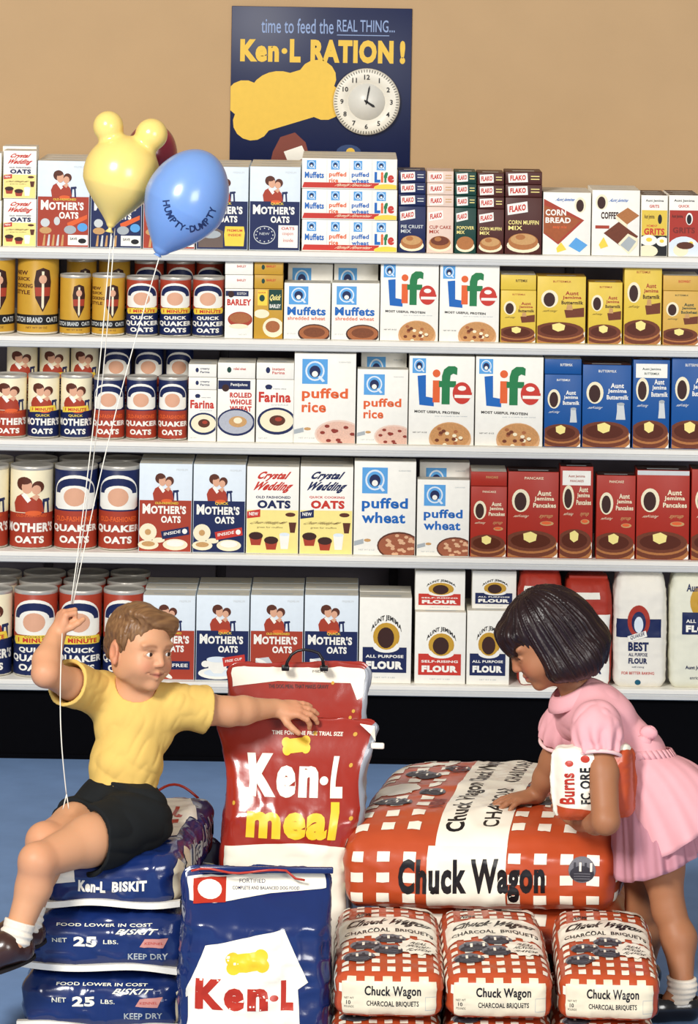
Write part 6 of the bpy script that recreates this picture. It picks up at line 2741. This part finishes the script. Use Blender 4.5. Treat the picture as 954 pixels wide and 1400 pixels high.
for i, ch in enumerate(txt):
    th = math.radians(172 - 150 * i / (len(txt) - 1))
    cx, cy, rx, ry = 260, 272, 33, 41
    px, py = cx + rx * math.cos(th), cy + ry * math.sin(th)
    tv, tf, asp = text_mesh(ch, .03, 2)
    hgt = 9.5 if ch != '-' else 1.6
    wid = min(8.0, hgt * asp) if ch != '-' else 4.5
    ta = math.atan2(ry * math.cos(th), -rx * math.sin(th))
    tx, ty = -math.cos(ta), -math.sin(ta)     # reading direction along the curve
    ux, uy = ty, -tx
    P = [on_balloon(px + tx * (u - .5) * wid + ux * (w - .5) * hgt, py + ty * (u - .5) * wid + uy * (w - .5) * hgt) - bc_ for u, w in tv]
    m.add(P, tf, INK, True)
tag(m.obj('printed_lettering', parent=bb), 'dark curved lettering')
rc = wv(207, 212, BAL_Y + .125)
rk = wv(196, 268, BAL_Y + .125)
F2 = Field().ell(wv(207, 206, BAL_Y + .125), (.050, .05, .056), k=.01).cone(wv(204, 220, BAL_Y + .125), rk, .042, .008, k=.03)
balloon('balloon', rc, F2, rbl, rk, 'dark red balloon mostly hidden behind the yellow one')

# strings
STR = mat('#e9e2d2', .7, name='white_string')
fist = wv(90, 842, -2.15)


def string(a, b, sag, label, bend=(0, 0, 0), n=22):
    m = MB()
    pts = []
    for i in range(n):
        t = i / (n - 1)
        p = a * (1 - t) + b * t + V(*bend) * math.sin(PI * t) + V(0, 0, -sag * math.sin(PI * t))
        pts.append(p - a)
    m.tube(pts, .0011, STR, 6)
    o = m.obj('balloon_string', tuple(a))
    return tag(o, label, 'string', 'white balloon strings')


fp = wv(97, 826, -2.16)
string(yk + V(.002, 0, -.008), fp, .0, 'white string rising from the fist to the yellow balloon', (.006, 0, 0))
string(wv(157, 312, BAL_Y + .03), fp + V(.002, .004, 0), .0, 'white string just right of the yellow balloon string, from the red balloon', (.010, .0, 0))
string(bk_ + V(0, 0, -.008), fp + V(.004, .002, 0), .0, 'white string slanting down from the blue balloon to the fist', (-.010, 0, 0), 26)
string(wv(85, 866, -2.215), wv(91, 1088, -2.285), .0, 'loose white string end hanging below the boy\'s fist', (-.004, -.045, 0))
for dx in (-5, 3):
    string(wv(91, 1086, -2.286), wv(91 + dx, 1106, -2.286), 0, 'frayed %s tip of the hanging string end' % ('left' if dx < 0 else 'right'), n=5)

# ------------------------------------------------------------------ poster and clock on the wall
PY = WALL_Y - .006
tl, br_ = wv(317, 8, PY), wv(560, 232, PY)
PW, PH = br_[0] - tl[0], tl[2] - br_[2]
PNAVY = mat('#0e1b44', .4, var=.12, scale=8, name='navy_poster_board')
PYEL2 = mat('#e6bd48', .45)
m = MB()
m.bbox((0, 0, 0), (PW, .006, PH), PNAVY, .001)
A = Art()
PTX = mat('#8ea2c8', .5)
A.text('time to feed the', .165, .072, .565, .165, PTX, .005)
A.text('REAL THING...', .585, .075, .905, .15, PTX, .005)
A.rect(.585, .168, .875, .173, PTX)
A.text('Ken', .05, .205, .265, .345, PYEL2, .055)
A.ell(.295, .275, .016, .018, PYEL2, 14)
A.text('L', .325, .20, .385, .345, PYEL2, .055)
A.text('RATION', .44, .20, .90, .345, PYEL2, .06)
A.text('!', .935, .20, .965, .345, PYEL2, .06)
# plain yellow biscuit shape and a maroon panel stand where the picture is
bone(A, .30, .58, .42, .17, PYEL2, -.30, 1.08)
A.ell(.27, .57, .17, .17, PYEL2, 26)
A.poly([(.24, .90), (.28, .81), (.36, .78), (.42, .84), (.46, 1.0), (.22, 1.0)], mat('#7c3a2c', .5))
A.poly([(.30, .90), (.40, .86), (.43, .93), (.33, .98)], WHT)
A.ell(.66, .90, .07, .05, mat('#27406e', .5), 14)
A.ell(.67, .895, .025, .025, PYEL2, 10)
A.clip().lay(m, lambda x, y, l: (x * PW, -.0003 - l, (1 - y) * PH))
po = m.obj('wall_poster', (tl[0], PY - .0005, br_[2]))
tag(po, 'navy poster with yellow and pale blue lettering on the tan wall', 'poster')
cl = empty('wall_clock', tuple(wv(501, 139, PY - .012)))
tag(cl, 'round white clock mounted on the navy poster', 'clock')
CR = .0895
CW = mat('#e8e2d2', .4, spec=.4, var=.03, name='white_clock_plastic')
CF = mat('#d9d6cc', .35, spec=.4, var=.05, name='clock_face')


def clockwise(r, a): return r * math.sin(a), r * math.cos(a)


def lathe_y(prof, material, n=48):
    mm = MB()
    mm.lathe(prof, material, n)
    mm.v = [(x, -z, y) for x, y, z in mm.v]
    return mm


mm = lathe_y([(0, -.010), (CR, -.010), (CR, .004), (CR * .97, .010), (CR * .88, .013), (CR * .62, .011), (CR * .56, .006), (0, .006)], CW)
for f in mm.f: f.reverse()
for k in range(72):
    a = 2 * PI * k / 72
    for (r0, r1, w) in ((CR * .88, CR * .965, .0008),):
        x0, z0 = clockwise(r0, a)
        x1, z1 = clockwise(r1, a)
        px, pz = clockwise(w, a + PI / 2)
        mm.add([(x0 - px, -.0136, z0 - pz), (x0 + px, -.0136, z0 + pz), (x1 + px, -.0112, z1 + pz), (x1 - px, -.0112, z1 - pz)], [(0, 1, 2, 3), (3, 2, 1, 0)], BLK)
for k in range(1, 13):
    a = 2 * PI * k / 12
    tv, tf, asp = text_mesh(str(k), .02, 2)
    hh = CR * .15
    ww = hh * asp
    x, z = clockwise(CR * .74, a)
    mm.add([(x + (u - .5) * ww, -.0138, z + (w - .5) * hh) for u, w in tv], tf, BLK, False)
mm.obj('case', parent=cl)
mm = lathe_y([(0, .0065), (CR * .55, .0065), (CR * .55, .0075), (0, .0075)], CF)
for f in mm.f: f.reverse()
mm.obj('dial', parent=cl)
for (nm, a, L_, w) in (('minute_hand', math.radians(10), CR * .50, .0022), ('hour_hand', math.radians(122), CR * .30, .0034)):
    mm = MB()
    d = V(*clockwise(1, a))
    pz = V(d[1], -d[0])
    P2 = [d * -CR * .08 - pz * w * .6, d * -CR * .08 + pz * w * .6, d * L_ * .8 + pz * w, d * L_, d * L_ * .8 - pz * w]
    ft = [(p[0], -.0105, p[1]) for p in P2]
    bk2 = [(p[0], -.0090, p[1]) for p in P2]
    n5 = 5
    mm.add(ft + bk2, [tuple(range(5)), tuple(range(9, 4, -1))] + [(k, k + 5, (k + 1) % 5 + 5, (k + 1) % 5) for k in range(5)], BLK)
    mm.obj(nm, parent=cl)
mm = lathe_y([(0, .011), (.004, .011), (.004, .0085), (0, .0085)], BLK, 16)
mm.obj('hub', parent=cl)
